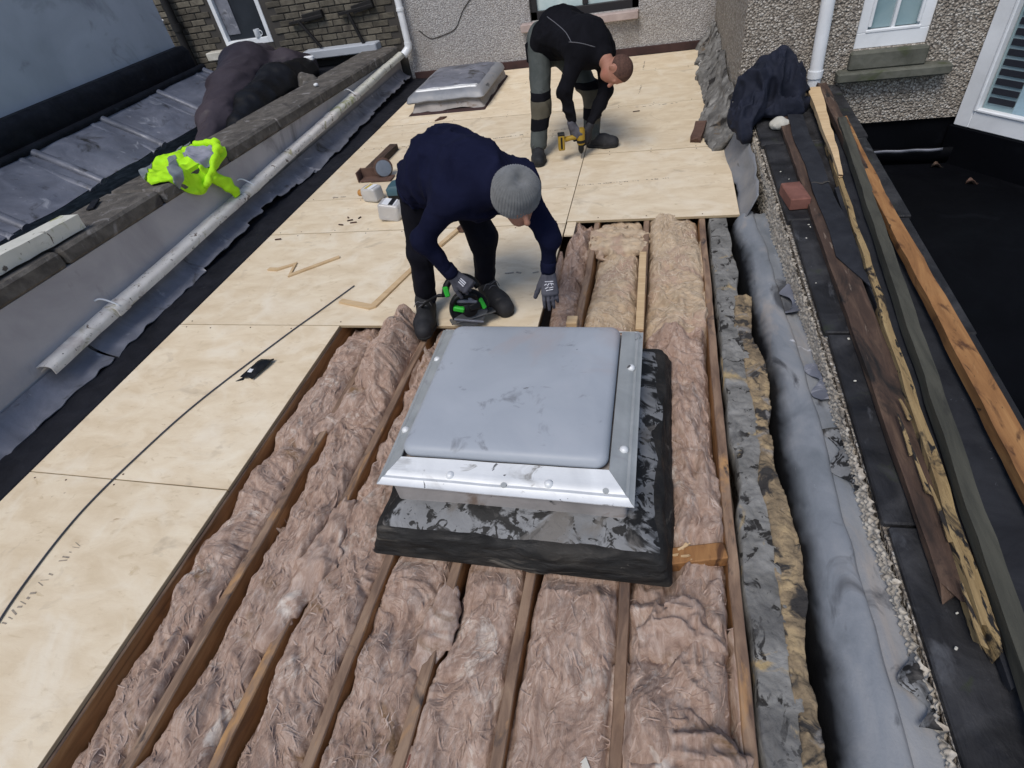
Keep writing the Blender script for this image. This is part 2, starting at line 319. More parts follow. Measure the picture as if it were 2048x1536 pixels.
M_STONE = pm('pale_stone', [(.3, (.42, .40, .34)), (.7, (.58, .56, .50))], scale=8, rough=.9, bump=[(.6, .006, 20, S1)])
M_BLIND = flat('blue_blind', (.32, .45, .52), .6)
M_DARKROOM = flat('dark_interior', (.012, .014, .022), .8)

M_UPSTAND = pm('mottled_upstand', [(.25, (.05, .047, .044)), (.5, (.15, .145, .135)), (.75, (.30, .295, .28))], scale=9, rough=.85, bump=[(.8, .012, 22, S1)],
               spots=[((.018, .016, .015), 6, .54, .08, S1), ((.45, .44, .42), 11, .64, .05, S1), ((.14, .10, .06), 5, .60, .1, S1)])
# grey flashing with shade painted on its lower flank: a per-vertex value sets the darkness
M_ROLL = pm('flank_shaded_flashing', [(.25, (.125, .140, .155)), (.5, (.20, .215, .235)), (.78, (.30, .30, .30))], scale=5, stretch=(1, .7, 1), rough=(.5, .8), metallic=.0, spec=.35,
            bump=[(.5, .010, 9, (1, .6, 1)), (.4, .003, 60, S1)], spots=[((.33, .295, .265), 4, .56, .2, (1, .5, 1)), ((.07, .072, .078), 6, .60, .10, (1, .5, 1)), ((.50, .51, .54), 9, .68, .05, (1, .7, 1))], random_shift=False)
def mix_flank_shade(mt):
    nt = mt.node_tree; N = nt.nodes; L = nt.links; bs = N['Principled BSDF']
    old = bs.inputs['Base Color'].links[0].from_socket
    at_ = N.new('ShaderNodeAttribute'); at_.attribute_name = 'flank_shade'
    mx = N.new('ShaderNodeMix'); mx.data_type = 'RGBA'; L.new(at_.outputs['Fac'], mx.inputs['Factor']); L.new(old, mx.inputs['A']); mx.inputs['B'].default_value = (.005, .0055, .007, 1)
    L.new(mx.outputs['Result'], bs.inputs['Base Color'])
mix_flank_shade(M_ROLL)

# ------------------------------------------------------------------ mesh helpers
COL = scene.collection
ORG = {}
def root(name, loc, label, cat, group=None):
    o = bpy.data.objects.new(name, None); COL.objects.link(o)
    o.location = loc; o.empty_display_size = .05
    ORG[o.name] = np.array(loc, float)
    o['label'] = label; o['category'] = cat
    if group: o['group'] = group
    return o

def tag(o, label, cat, group=None):
    o['label'] = label; o['category'] = cat
    if group: o['group'] = group
    return o

def struct(o):
    o['kind'] = 'structure'; return o

def new(name, VF, mats, parent=None, smooth=False, angle=None, mi=None):
    V, F = VF
    V = np.asarray(V, float)
    me = bpy.data.meshes.new(name)
    if parent is not None:
        org = ORG[parent.name]
    else:
        lo, hi = V.min(0), V.max(0)
        org = np.array([(lo[0] + hi[0]) / 2, (lo[1] + hi[1]) / 2, lo[2]])
    V = V - org
    if isinstance(F, np.ndarray):
        n, k = F.shape
        me.vertices.add(len(V)); me.vertices.foreach_set('co', V.astype(np.float32).ravel())
        me.loops.add(n * k); me.loops.foreach_set('vertex_index', F.astype(np.int32).ravel())
        me.polygons.add(n)
        me.polygons.foreach_set('loop_start', np.arange(0, n * k, k, dtype=np.int32))
        me.polygons.foreach_set('loop_total', np.full(n, k, np.int32))
        me.update(calc_edges=True)
    else:
        me.from_pydata(V.tolist(), [], F)
        me.update()
    if not isinstance(mats, (list, tuple)): mats = [mats]
    for mt in mats: me.materials.append(mt)
    if mi is not None:
        me.polygons.foreach_set('material_index', np.asarray(mi, np.int32))
    if smooth:
        me.polygons.foreach_set('use_smooth', np.ones(len(me.polygons), bool))
        if angle: me.set_sharp_from_angle(angle=math.radians(angle))
    o = bpy.data.objects.new(name, me); COL.objects.link(o)
    if parent is not None:
        o.parent = parent
    else:
        o.location = org
    ORG[o.name] = org
    return o

def join(*parts):
    V, F = [], []
    n = 0
    for v, f in parts:
        V.append(np.asarray(v, float)); F += [tuple(int(i) + n for i in q) for q in f]; n += len(v)
    return np.vstack(V), F

def nf(*parts):
    """material index list helper: [(VF, idx)...] -> VF, mi"""
    vf = join(*[p[0] for p in parts]); mi = []
    for p in parts: mi += [p[1]] * len(p[0][1])
    return vf, mi

def frame(d, up=(0, 0, 1)):
    d = np.asarray(d, float); d = d / np.linalg.norm(d)
    up = np.asarray(up, float)
    if abs(d @ up) > .98 * np.linalg.norm(up): up = np.array([1., 0, 0]) if abs(d[0]) < .9 else np.array([0, 1., 0])
    s = np.cross(d, up); s /= np.linalg.norm(s)
    u = np.cross(s, d)
    return d, s, u

def cbox(c, size, axes=None, b=.004):
    """chamfered box; axes rows = local x,y,z"""
    hx, hy, hz = [s / 2 for s in size]
    b = min(b, hx * .6, hy * .6, hz * .6)
    V = []; idx = {}
    for sx in (-1, 1):
        for sy in (-1, 1):
            for sz in (-1, 1):
                for k in range(3):
                    p = [sx * (hx - b), sy * (hy - b), sz * (hz - b)]
                    p[k] = (sx * hx, sy * hy, sz * hz)[k]
                    idx[(sx, sy, sz, k)] = len(V); V.append(p)
    F = []
    order = [(-1, -1), (1, -1), (1, 1), (-1, 1)]
    for k in range(3):
        a, bb = [(1, 2), (2, 0), (0, 1)][k]
        for s in (-1, 1):
            q = []
            for (p, r) in order:
                t = [0, 0, 0]; t[k] = s; t[a] = p; t[bb] = r
                q.append(idx[(*t, k)])
            F.append(tuple(q if s > 0 else q[::-1]))
    for k in range(3):                 # edges along axis k
        a, bb = [(1, 2), (2, 0), (0, 1)][k]
        for sa in (-1, 1):
            for sb in (-1, 1):
                t0 = [0, 0, 0]; t1 = [0, 0, 0]
                t0[k], t1[k] = -1, 1
                for t in (t0, t1): t[a] = sa; t[bb] = sb
                q = (idx[(*t0, a)], idx[(*t1, a)], idx[(*t1, bb)], idx[(*t0, bb)])
                F.append(q if sa * sb < 0 else q[::-1])
    for sx in (-1, 1):
        for sy in (-1, 1):
            for sz in (-1, 1):
                q = tuple(idx[(sx, sy, sz, k)] for k in range(3))
                F.append(q if sx * sy * sz > 0 else q[::-1])
    V = np.array(V)
    if axes is not None: V = V @ np.asarray(axes)
    return V + np.asarray(c, float), F

def beam(p0, p1, w, h, b=.004, up=(0, 0, 1), roll=0):
    p0, p1 = np.asarray(p0, float), np.asarray(p1, float)
    d, s, u = frame(p1 - p0, up)
    if roll:
        c_, s_ = math.cos(roll), math.sin(roll)
        s, u = c_ * s + s_ * u, -s_ * s + c_ * u
    return cbox((p0 + p1) / 2, (w, np.linalg.norm(p1 - p0), h), np.array([s, d, u]), b)

def tube(P, r, n=10, caps=True, flat_=1.0, up=(0, 0, 1)):
    P = np.asarray(P, float); m_ = len(P)
    r = np.broadcast_to(np.asarray(r, float), (m_,))
    V, F = [], []
    T = np.gradient(P, axis=0)
    prev = None
    for i in range(m_):
        d, s, u = frame(T[i], up if prev is None else prev)
        prev = u
        for k in range(n):
            a = 2 * math.pi * k / n
            V.append(P[i] + r[i] * (math.cos(a) * s + flat_ * math.sin(a) * u))
    for i in range(m_ - 1):
        for k in range(n):
            k2 = (k + 1) % n
            F.append((i * n + k, i * n + k2, (i + 1) * n + k2, (i + 1) * n + k))
    if caps:
        F.append(tuple(range(n))[::-1]); F.append(tuple((m_ - 1) * n + k for k in range(n)))
    return np.array(V), F

def spline(P, n=40):
    P = np.asarray(P, float)
    Q = np.vstack([2 * P[0] - P[1], P, 2 * P[-1] - P[-2]])
    out = []
    for t in np.linspace(0, len(P) - 1 - 1e-9, n):
        i = int(t); f = t - i
        p0, p1, p2, p3 = Q[i:i + 4]
        out.append(.5 * ((2 * p1) + (-p0 + p2) * f + (2 * p0 - 5 * p1 + 4 * p2 - p3) * f * f + (-p0 + 3 * p1 - 3 * p2 + p3) * f ** 3))
    return np.array(out)

def lathe(prof, c, axis=(0, 0, 1), n=24):
    """prof [(r, t)] along axis"""
    d, s, u = frame(axis)
    V, F = [], []
    for r, t in prof:
        for k in range(n):
            a = 2 * math.pi * k / n
            V.append(np.asarray(c) + d * t + r * (math.cos(a) * s + math.sin(a) * u))
    for i in range(len(prof) - 1):
        for k in range(n):
            k2 = (k + 1) % n
            F.append((i * n + k, i * n + k2, (i + 1) * n + k2, (i + 1) * n + k))
    F.append(tuple(range(n))[::-1]); F.append(tuple((len(prof) - 1) * n + k for k in range(n)))
    return np.array(V), F

def grid_faces(nu, nv):
    i = np.arange(nu - 1)[:, None] * nv + np.arange(nv - 1)[None]
    return np.stack([i, i + nv, i + nv + 1, i + 1], -1).reshape(-1, 4)

def sheet(P, th, down=False):
    """solid sheet from a grid of points P (nu,nv,3), thickness th below the surface normal"""
    P = np.asarray(P, float); nu, nv, _ = P.shape
    du = np.gradient(P, axis=0); dv = np.gradient(P, axis=1)
    N = np.cross(du, dv); N /= np.linalg.norm(N, axis=-1, keepdims=True) + 1e-12
    B = P - (np.array([0, 0, 1.0]) if down else N) * th
    F1 = grid_faces(nu, nv)
    n = nu * nv
    F2 = F1[:, ::-1] + n
    rim = []
    loop = [(0, j) for j in range(nv)] + [(i, nv - 1) for i in range(1, nu)] + [(nu - 1, j) for j in range(nv - 2, -1, -1)] + [(i, 0) for i in range(nu - 2, 0, -1)]
    ids = [a * nv + b for a, b in loop]
    for a, b in zip(ids, ids[1:] + ids[:1]):
        rim.append((a, b, b + n, a + n))
    return np.vstack([P.reshape(-1, 3), B.reshape(-1, 3)]), np.vstack([F1, F2, np.array(rim)])

def prism(poly, z0, z1):
    """poly list of (x,y) counter-clockwise; z0/z1 float or lists"""
    n = len(poly)
    a = np.broadcast_to(z0, (n,)); b = np.broadcast_to(z1, (n,))
    V = [(x, y, a[i]) for i, (x, y) in enumerate(poly)] + [(x, y, b[i]) for i, (x, y) in enumerate(poly)]
    F = [tuple(range(n))[::-1], tuple(range(n, 2 * n))] + [(i, (i + 1) % n, n + (i + 1) % n, n + i) for i in range(n)]
    return np.array(V, float), F

def rough_beam(p0, p1, w, h, seed, amp=.004, n=24, jag=(0, 0), taper=(1, 1), up=(0, 0, 1), roll=0, sag=0):
    """timber with uneven edges and optional jagged (broken) ends"""
    p0, p1 = np.asarray(p0, float), np.asarray(p1, float)
    d, s, u = frame(p1 - p0, up)
    if roll:
        c_, s_ = math.cos(roll), math.sin(roll); s, u = c_ * s + s_ * u, -s_ * s + c_ * u
    L = np.linalg.norm(p1 - p0)
    prof = [(-.5, -.5), (-.17, -.5), (.17, -.5), (.5, -.5), (.5, 0), (.5, .5), (.17, .5), (-.17, .5), (-.5, .5), (-.5, 0)]
    k = len(prof)
    rg = np.random.default_rng(seed)
    V = []
    off0 = rg.uniform(0, 1, k) * jag[0]; off1 = rg.uniform(0, 1, k) * jag[1]
    for i in range(n):
        t = i / (n - 1)
        tw = taper[0] + (taper[1] - taper[0]) * t
        c = p0 + (p1 - p0) * t - u * sag * math.sin(math.pi * t)
        for j, (a, b) in enumerate(prof):
            q = c + s * a * w * tw + u * b * h * tw
            if i == 0: q = q + d * off0[j]
            if i == n - 1: q = q - d * off1[j]
            V.append(q)
    V = np.array(V)
    V += (s[None] * vnoise(V + seed, 9, seed)[:, None] + u[None] * vnoise(V + seed * 3, 11, seed + 5)[:, None]) * amp
    F = []
    for i in range(n - 1):
        for j in range(k):
            j2 = (j + 1) % k
            F.append((i * k + j, i * k + j2, (i + 1) * k + j2, (i + 1) * k + j))
    F.append(tuple(range(k))[::-1]); F.append(tuple((n - 1) * k + j for j in range(k)))
    return V, F

# ------------------------------------------------------------------ signed-distance modelling
class Sdf:
    def __init__(s): s.p = []; s.lo = []; s.hi = []; s.clip = []; s.disp = []
    def cone(s, a, b, ra, rb, k=.02, sq=None, sub=False):
        """sq = (axis, factor): squash along axis about a"""
        a, b = np.asarray(a, float), np.asarray(b, float)
        s.p.append(('c', a, b, ra, rb, k, sq, sub))
        if not sub:
            R_ = max(ra, rb)
            s.lo.append(np.minimum(a, b) - R_); s.hi.append(np.maximum(a, b) + R_)
        return s
    def chain(s, pts, rs, k=.02, sq=None):
        for i in range(len(pts) - 1): s.cone(pts[i], pts[i + 1], rs[i], rs[i + 1], k, sq)
        return s
    def ell(s, c, axes, r, k=.02, sub=False):
        c = np.asarray(c, float); axes = np.asarray(axes, float); r = np.asarray(r, float)
        s.p.append(('e', c, axes, r, k, sub))
        if not sub: s.lo.append(c - r.max()); s.hi.append(c + r.max())
        return s
    def box(s, c, axes, half, rd=.005, k=.004, sub=False):
        c = np.asarray(c, float); half = np.asarray(half, float)
        s.p.append(('b', c, np.asarray(axes, float), half, rd, k, sub))
        if not sub: s.lo.append(c - np.linalg.norm(half)); s.hi.append(c + np.linalg.norm(half))
        return s
    def ev(s, P):
        d = None
        for q in s.p:
            if q[0] == 'c':
                _, a, b, ra, rb, k, sq, sub = q
                X = P - a; ba = b - a; f = 1.0
                if sq is not None:
                    n = np.asarray(sq[0], float); n = n / np.linalg.norm(n); f = sq[1]
                    X = X + np.outer(X @ n, n) * (1 / f - 1); ba = ba + n * (ba @ n) * (1 / f - 1)
                t = np.clip(X @ ba / (ba @ ba + 1e-12), 0, 1)
                e = (np.linalg.norm(X - t[:, None] * ba, axis=1) - (ra + (rb - ra) * t)) * (1 if f >= 1 else (1 + f) / 2)
            elif q[0] == 'e':
                _, c, ax, r, k, sub = q
                X = (P - c) @ ax.T
                k0 = np.linalg.norm(X / r, axis=1); k1 = np.linalg.norm(X / (r * r), axis=1) + 1e-9
                e = k0 * (k0 - 1) / k1
            else:
                _, c, ax, half, rd, k, sub = q
                X = np.abs((P - c) @ ax.T) - (half - rd)
                e = np.linalg.norm(np.maximum(X, 0), axis=1) + np.minimum(X.max(1), 0) - rd
            if d is None: d = e
            elif sub:
                h = np.clip(.5 - .5 * (d + e) / k, 0, 1); d = d * (1 - h) - e * h + k * h * (1 - h)
            else:
                h = np.clip(.5 + .5 * (e - d) / k, 0, 1); d = e * (1 - h) + d * h - k * h * (1 - h)
        mk = np.abs(d) < .09
        if s.disp and mk.any():
            Pm = P[mk]; dm = d[mk]
            for fn in s.disp: dm = dm - fn(Pm)
            d[mk] = dm
        for fn in s.clip: d = np.maximum(d, fn(P))
        return d
    def mesh(s, h=.01, pad=.03):
        lo = np.min(s.lo, axis=0) - pad; hi = np.max(s.hi, axis=0) + pad
        n = np.ceil((hi - lo) / h).astype(int) + 1
        ax = [lo[k] + h * np.arange(n[k]) for k in range(3)]
        G = np.stack(np.meshgrid(*ax, indexing='ij'), -1).reshape(-1, 3)
        f = np.empty(len(G))
        for i in range(0, len(G), 400000): f[i:i + 400000] = s.ev(G[i:i + 400000])
        return surface_nets(f.reshape(n), lo, h)

def surface_nets(f, lo, h):
    nx, ny, nz = f.shape
    ins = f < 0
    acc = np.zeros((nx - 1, ny - 1, nz - 1, 3)); cnt = np.zeros((nx - 1, ny - 1, nz - 1))
    def sl(o): return tuple(slice(o[k], (nx, ny, nz)[k] - 1 + o[k]) for k in range(3))
    corners = [(a, b, c) for a in (0, 1) for b in (0, 1) for c in (0, 1)]
    for a in corners:
        for k in range(3):
            if a[k]: continue
            b = list(a); b[k] = 1; b = tuple(b)
            fa, fb = f[sl(a)], f[sl(b)]
            mk = (fa < 0) != (fb < 0)
            t = np.where(mk, fa / np.where(mk, fa - fb, 1), 0)
            cnt += mk
            for q in range(3):
                acc[..., q] += np.where(mk, a[q] + (t if q == k else 0), 0)
    act = cnt > 0
    vid = np.full(act.shape, -1, np.int64); vid[act] = np.arange(act.sum())
    I = np.argwhere(act)
    V = lo + h * (I + acc[act] / cnt[act][:, None])
    F = []
    for k in range(3):
        a, b = (k + 1) % 3, (k + 2) % 3
        s0 = [slice(None)] * 3; s1 = [slice(None)] * 3
        s0[k] = slice(0, -1); s1[k] = slice(1, None)
        ch = ins[tuple(s0)] != ins[tuple(s1)]
        E = np.argwhere(ch)
        ok = (E[:, a] > 0) & (E[:, b] > 0) & (E[:, a] < f.shape[a] - 1) & (E[:, b] < f.shape[b] - 1)
        E = E[ok]
        if not len(E): continue
        st = ins[tuple(E.T)]
        def cell(da, db):
            C = E.copy(); C[:, a] -= da; C[:, b] -= db
            return vid[tuple(C.T)]
        q = np.stack([cell(1, 1), cell(0, 1), cell(0, 0), cell(1, 0)], 1)
        q[~st] = q[~st][:, ::-1]
        F.append(q)
    return V, np.vstack(F)

def unit(v): v = np.asarray(v, float); return v / np.linalg.norm(v)
# ================================================================== SETTING
def xw(y): return .79 - .03 * (y - .6)                 # roof-facing side of the right-hand parapet
def zp(y): return .12 + .055 * (y - 1.0)               # its top
def zc(y): return .545 - .036 * (y - 1.9)              # underside of the left coping
XB = 8.02                                              # back wall
struct(new('ground', prism([(-400, -400), (400, -400), (400, 400), (-400, 400)], -3.7, -3.6), M_GROUND))
struct(new('ceiling_below', cbox((-1.4, 3.6, -.235), (4.6, 9.0, .03), b=.002), M_ROOMDARK))
struct(new('storey_below', prism([(-6.6, -1.2), (4.5, -1.2), (4.5, 9), (-6.6, 9)], -3.59, -.36), M_RENDER))

# black lower roof on the right
V, F = prism([(1.31, -1.5), (4.4, -1.5), (4.4, 5.04), (1.31, 5.04)], -.352, -.30)
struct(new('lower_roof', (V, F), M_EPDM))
nl = 60
P = np.array([[(1.42 + 2.3 * t, 4.985 + .012 * math.sin(9 * t), -.285 + .12 * s) for s in (0, .5, 1)] for t in np.linspace(0, 1, nl)])
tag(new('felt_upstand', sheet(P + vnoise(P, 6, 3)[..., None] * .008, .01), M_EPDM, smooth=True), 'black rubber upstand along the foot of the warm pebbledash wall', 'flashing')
P = np.array([[(1.5 + .66 * t, 4.955 + .006 * math.sin(20 * t), -.172 + .022 * s - .014 * t) for s in (0, 1)] for t in np.linspace(0, 1, 30)])
tag(new('flashing_edge', sheet(P, .004), M_LEAD), 'thin pale metal edge strip on the black upstand below the small white window', 'flashing')

# back wall (pale pebbledash) -------------------------------------------------
wx0, wx1, wz0, wz1 = -1.60, -.28, .50, 1.75
r = root('back_wall', (-1.4, XB, 0), 'pale grey pebbledash wall across the far end of the roof', 'wall')
def slab(x0, x1, z0, z1, y0=XB, y1=XB + .28): return cbox(((x0 + x1) / 2, (y0 + y1) / 2, (z0 + z1) / 2), (x1 - x0, y1 - y0, z1 - z0), b=.006)
new('wall', join(slab(-3.34, wx0, -.3, 3.0), slab(wx1, .62, -.3, 3.0), slab(wx0, wx1, -.3, wz0), slab(wx0, wx1, wz1, 3.0)), M_DASH, r)
new('skirting', cbox((-1.33, XB - .012, .045), (3.9, .03, .09), b=.004), M_MAROON, r)
w = new('window', join(cbox(((wx0 + wx1) / 2, XB + .09, wz0 + .045), (wx1 - wx0, .07, .09)), cbox((wx0 + .04, XB + .09, 1.1), (.08, .07, 1.2)), cbox((wx1 - .04, XB + .09, 1.1), (.08, .07, 1.2)),
         cbox(((wx0 + wx1) / 2 + .02, XB + .088, 1.15), (.065, .07, 1.1)), cbox(((wx0 + wx1) / 2, XB + .09, wz1 - .045), (wx1 - wx0, .07, .09))), M_FRAMEDARK, r)
for k, (a, b) in enumerate(((wx0 + .06, -.93), (-.91, wx1 - .06))):
    new('pane', cbox(((a + b) / 2, XB + .11, 1.13), (b - a, .012, 1.14), b=.001), M_CURTAIN, w)
new('sill', join(cbox((-1.70 + .70, XB - .035, .452), (1.44, .15, .085), b=.008)), M_SILLPINK, r)
cr = spline([(-2.05, XB - .004, 1.25), (-2.2, XB - .004, .95), (-2.45, XB - .004, .72), (-2.62, XB - .004, .52), (-2.95, XB - .004, .46), (-3.1, XB - .004, .56)], 50)
cr += vnoise(cr, 14, 2)[:, None] * np.array([.012, 0, .012])
new('crack', tube(cr, .006, 5), M_MORTARJOINT, r)

# dark brick wall and window at far left ---------------------------------------
r = root('brick_wall', (-5, XB, .3), 'dim yellow stock brick wall with a window behind the tarpaulin heap', 'wall')
bx0, bx1, bz0, bz1 = -6.02, -5.26, .66, 1.62
new('mortar', join(slab(-7.4, bx0, -.3, 3.0, XB + .012), slab(bx1, -3.345, -.3, 3.0, XB + .012), slab(bx0, bx1, -.3, bz0, XB + .012), slab(bx0, bx1, bz1, 3.0, XB + .012)), M_MORTARJOINT, r)
V0, F0 = cbox((0, 0, 0), (.213, .102, .063), b=.005)
bm_ = bpy.data.meshes.new('brick'); bm_.from_pydata(V0.tolist(), [], F0); bm_.materials.append(M_BRICK)
org = ORG[r.name]
for ci in range(13):
    z = .40 + ci * .075
    for bi in range(18):
        x = -7.2 + bi * .225 + (.1125 if ci % 2 else 0)
        if x > -3.46 or (bx0 - .09 < x < bx1 + .09 and bz0 - .04 < z < bz1): continue
        o = bpy.data.objects.new('brick', bm_); COL.objects.link(o); o.parent = r
        o.location = (x - org[0], XB + .051 - .004 * random.random() - org[1], z - org[2] + random.uniform(-.002, .002))
        o.rotation_euler = (0, random.uniform(-.012, .012), random.uniform(-.015, .015))
w = new('window', join(cbox((bx0 + .03, XB + .05, 1.14), (.06, .09, .96)), cbox((bx1 - .03, XB + .05, 1.14), (.06, .09, .96)), cbox(((bx0 + bx1) / 2, XB + .05, bz0 + .035), (bx1 - bx0 - .12, .09, .07)),
         cbox(((bx0 + bx1) / 2, XB + .05, bz1 - .035), (bx1 - bx0 - .12, .09, .07))), M_WHITEPVC, r)
new('pane', cbox(((bx0 + bx1) / 2, XB + .075, 1.14), (bx1 - bx0 - .1, .012, .86), b=.001), M_GLASSDARK, w)
new('blind', cbox((bx0 + .17, XB + .062, 1.16), (.2, .008, .72), b=.001), M_LEAD, w)
new('sill', cbox((-6.0, XB - .04, .60), (.62, .2, .10), b=.01), M_STONE, r)
tag(new('mug', join(lathe([(.035, 0), (.042, .01), (.042, .1), (.036, .1), (.034, .02), (.0, .02)], (-5.47, XB + .03, .7305), n=20), tube(spline([(-5.432, XB + .03, .815), (-5.40, XB + .03, .80), (-5.40, XB + .03, .765), (-5.432, XB + .03, .75)], 10), .006, 6)), M_WHITEPVC, smooth=True, angle=40),
    'small white mug standing inside the far left brick wall window', 'mug')
tag(new('soil_pipe', join(tube([(-6.62, XB - .09, -.2), (-6.60, XB - .09, 1.4), (-6.6, XB - .09, 3.0)], .055, 14), lathe([(.068, 0), (.068, .09)], (-6.60, XB - .09, .95), n=14)), M_IRON, smooth=True, angle=40), 'dark iron soil pipe beside the far left window', 'pipe')
tag(new('overflow_pipe', join(tube([(-6.83, XB - .03, 1.09), (-6.82, XB - .09, 1.08), (-6.82, XB - .10, .78)], .022, 10)), M_WHITEPVC, smooth=True, angle=40), 'short white plastic overflow pipe on the dark brick at far left', 'pipe')
for (x0, z0, x1, z1, xs, zs, xe, ze, lab) in ((-4.88, .848, -4.36, .886, -4.72, .86, -4.50, .54, 'rusty black steel bracket on the brick wall nearer the white window'),
                                       (-4.12, .872, -3.62, .918, -3.98, .875, -3.86, .49, 'rusty black steel bracket on the brick wall nearer the downpipe')):
    r = root('wall_bracket', (xs, XB - .06, ze), lab, 'bracket', 'steel brackets on the brick wall')
    new('arm', beam((x0, XB - .05, z0), (x1, XB - .05, z1), .05, .035), M_IRON, r)
    new('strut', beam((xs, XB - .08, zs), (xe, XB - .10, ze), .035, .035), M_IRON, r)
    new('shelf_plate', beam((xs + .06, XB - .04, zs + .02), (x1, XB - .04, z1 + .02), .06, .09), M_IRON, r)
tag(new('ledge_slab', cbox((-4.22, XB - .09, .47), (1.1, .18, .10), b=.012), M_RENDERBLUE), 'blue grey cement ledge at the foot of the brick wall', 'ledge')

# neighbour's wall, lead panels and valley at left -----------------------------
tag(new('rendered_wall', cbox((-5.5, 2.5, 1.9), (.5, 7.3, 1.78), b=.01), M_RENDERBLUE), 'smooth blue grey rendered wall filling the upper left corner', 'wall')
struct(new('valley_floor', cbox((-5.0, 3.2, .18), (2.3, 9.6, .24), b=.004), M_FELT))
tag(new('eaves_felt', join(beam((-5.17, -1.2, .90), (-5.17, 6.15, .90), .2, .26, b=.05), tube([(-5.06, -1.2, .79), (-5.06, 6.2, .79)], .035, 8)), M_FELT, smooth=True, angle=50), 'wide black felt band under the blue grey rendered wall', 'flashing')
r = root('lead_apron', (-4.85, 2.5, .4), 'grey sloping lead apron in rolled panels left of the coping', 'roofing')
ys = [-.6, .35, 1.3, 2.15, 2.95, 3.75, 4.55, 5.35, 6.15]
for i in range(len(ys) - 1):
    u, v = np.meshgrid(np.linspace(0, 1, 14), np.linspace(0, 1, 16), indexing='ij')
    X = -4.53 - .56 * v; Y = ys[i] + .02 + (ys[i + 1] - ys[i] - .04) * u; Z = .49 + .30 * v
    P = np.stack([X, Y, Z], -1)
    P[..., 2] += .022 * np.sin(math.pi * u) ** .6 * np.sin(math.pi * v) + .016 * fbm(P, 4, 2, 4)
    new('lead_panel', sheet(P, .012), M_LEAD, r, smooth=True, angle=60)
    y = ys[i + 1]
    new('lead_roll', join(tube(spline([(-4.52, y, .490), (-4.8, y + .01, .640), (-5.08, y, .788)], 10), .036, 14, up=(.45, 0, .9), flat_=.8), tube(spline([(-4.52, y - .13, .478), (-4.8, y - .14, .628), (-5.08, y - .13, .776)], 10), .034, 12, up=(.45, 0, .9), flat_=.6)), M_LEAD, r, smooth=True, angle=60)

# left party wall, coping, gutter ------------------------------------------------
r = root('party_wall', (-3.65, 3.4, -.05), 'low pinkish grey rendered wall between the deck and the neighbouring roof', 'wall')
V, F = prism([(-3.86, -1.0), (-3.45, -1.0), (-3.45, 8.0), (-3.86, 8.0)], -.3, [zc(-1), zc(-1), zc(8), zc(8)])
new('wall', (V, F), M_RENDER, r)
y = -.9
rg = np.random.default_rng(3)
while y < 7.9:
    y1 = min(y + rg.uniform(.72, .95), 8.0)
    a, b = zc(y + .004), zc(y1 - .004)
    V, F = beam((-3.665, y + .006, a + .056), (-3.665, y1 - .006, b + .056), .47 + rg.uniform(-.01, .01), .105, b=.018)
    V = V + vnoise(V, 9, 5)[:, None] * .006
    new('coping_stone', (V, F), M_COPING, r)
    y = y1
# half-round gutter hugging the wall
def zg(y): return .165 + .026 * (y - 1.8)
r = root('old_gutter', (-3.40, 1.75, .1), 'long flaking cream painted gutter along the rendered low wall', 'gutter')
seg = [1.76, 2.35, 4.05, 5.7, 6.3, 7.95]
for i in range(len(seg) - 1):
    Y = np.linspace(seg[i] + .003, seg[i + 1] - .003, 26)
    A = np.linspace(-1.75, 1.9, 14)
    P = np.zeros((26, 14, 3))
    for a_i, a in enumerate(A):
        P[:, a_i, 0] = -3.40 + .052 * np.sign(np.sin(a)) * np.abs(np.sin(a)) ** .55 + .004 * np.sin(Y * 5)
        P[:, a_i, 1] = Y
        P[:, a_i, 2] = zg(Y) + .036 * np.sign(np.cos(a)) * np.abs(np.cos(a)) ** .6
    P += vnoise(P, 16, 6)[..., None] * .004
    new('gutter_length', sheet(P, .007), M_CREAMPAINT if i < 3 else M_CREAMPAINT_OLD, r, smooth=True, angle=50)
for y in (2.36, 4.06, 5.7, 6.31):
    Y = np.linspace(y - .05, y + .05, 5); A = np.linspace(-1.8, 1.95, 14)
    P = np.array([[(-3.40 + .056 * np.sign(math.sin(a)) * abs(math.sin(a)) ** .55, yy, zg(yy) + .040 * np.sign(math.cos(a)) * abs(math.cos(a)) ** .6) for a in A] for yy in Y])
    new('gutter_collar', sheet(P, .007), M_CREAMPAINT, r, smooth=True, angle=50)
for y in (2.3, 4.0, 6.25):
    new('gutter_bracket', tube(spline([(-3.46, y, zg(y) + .10), (-3.42, y + .02, zg(y) + .105), (-3.38, y + .04, zg(y) + .07), (-3.342, y + .05, zg(y) + .03)], 10), .006, 6), M_WHITEPVC, r, smooth=True)
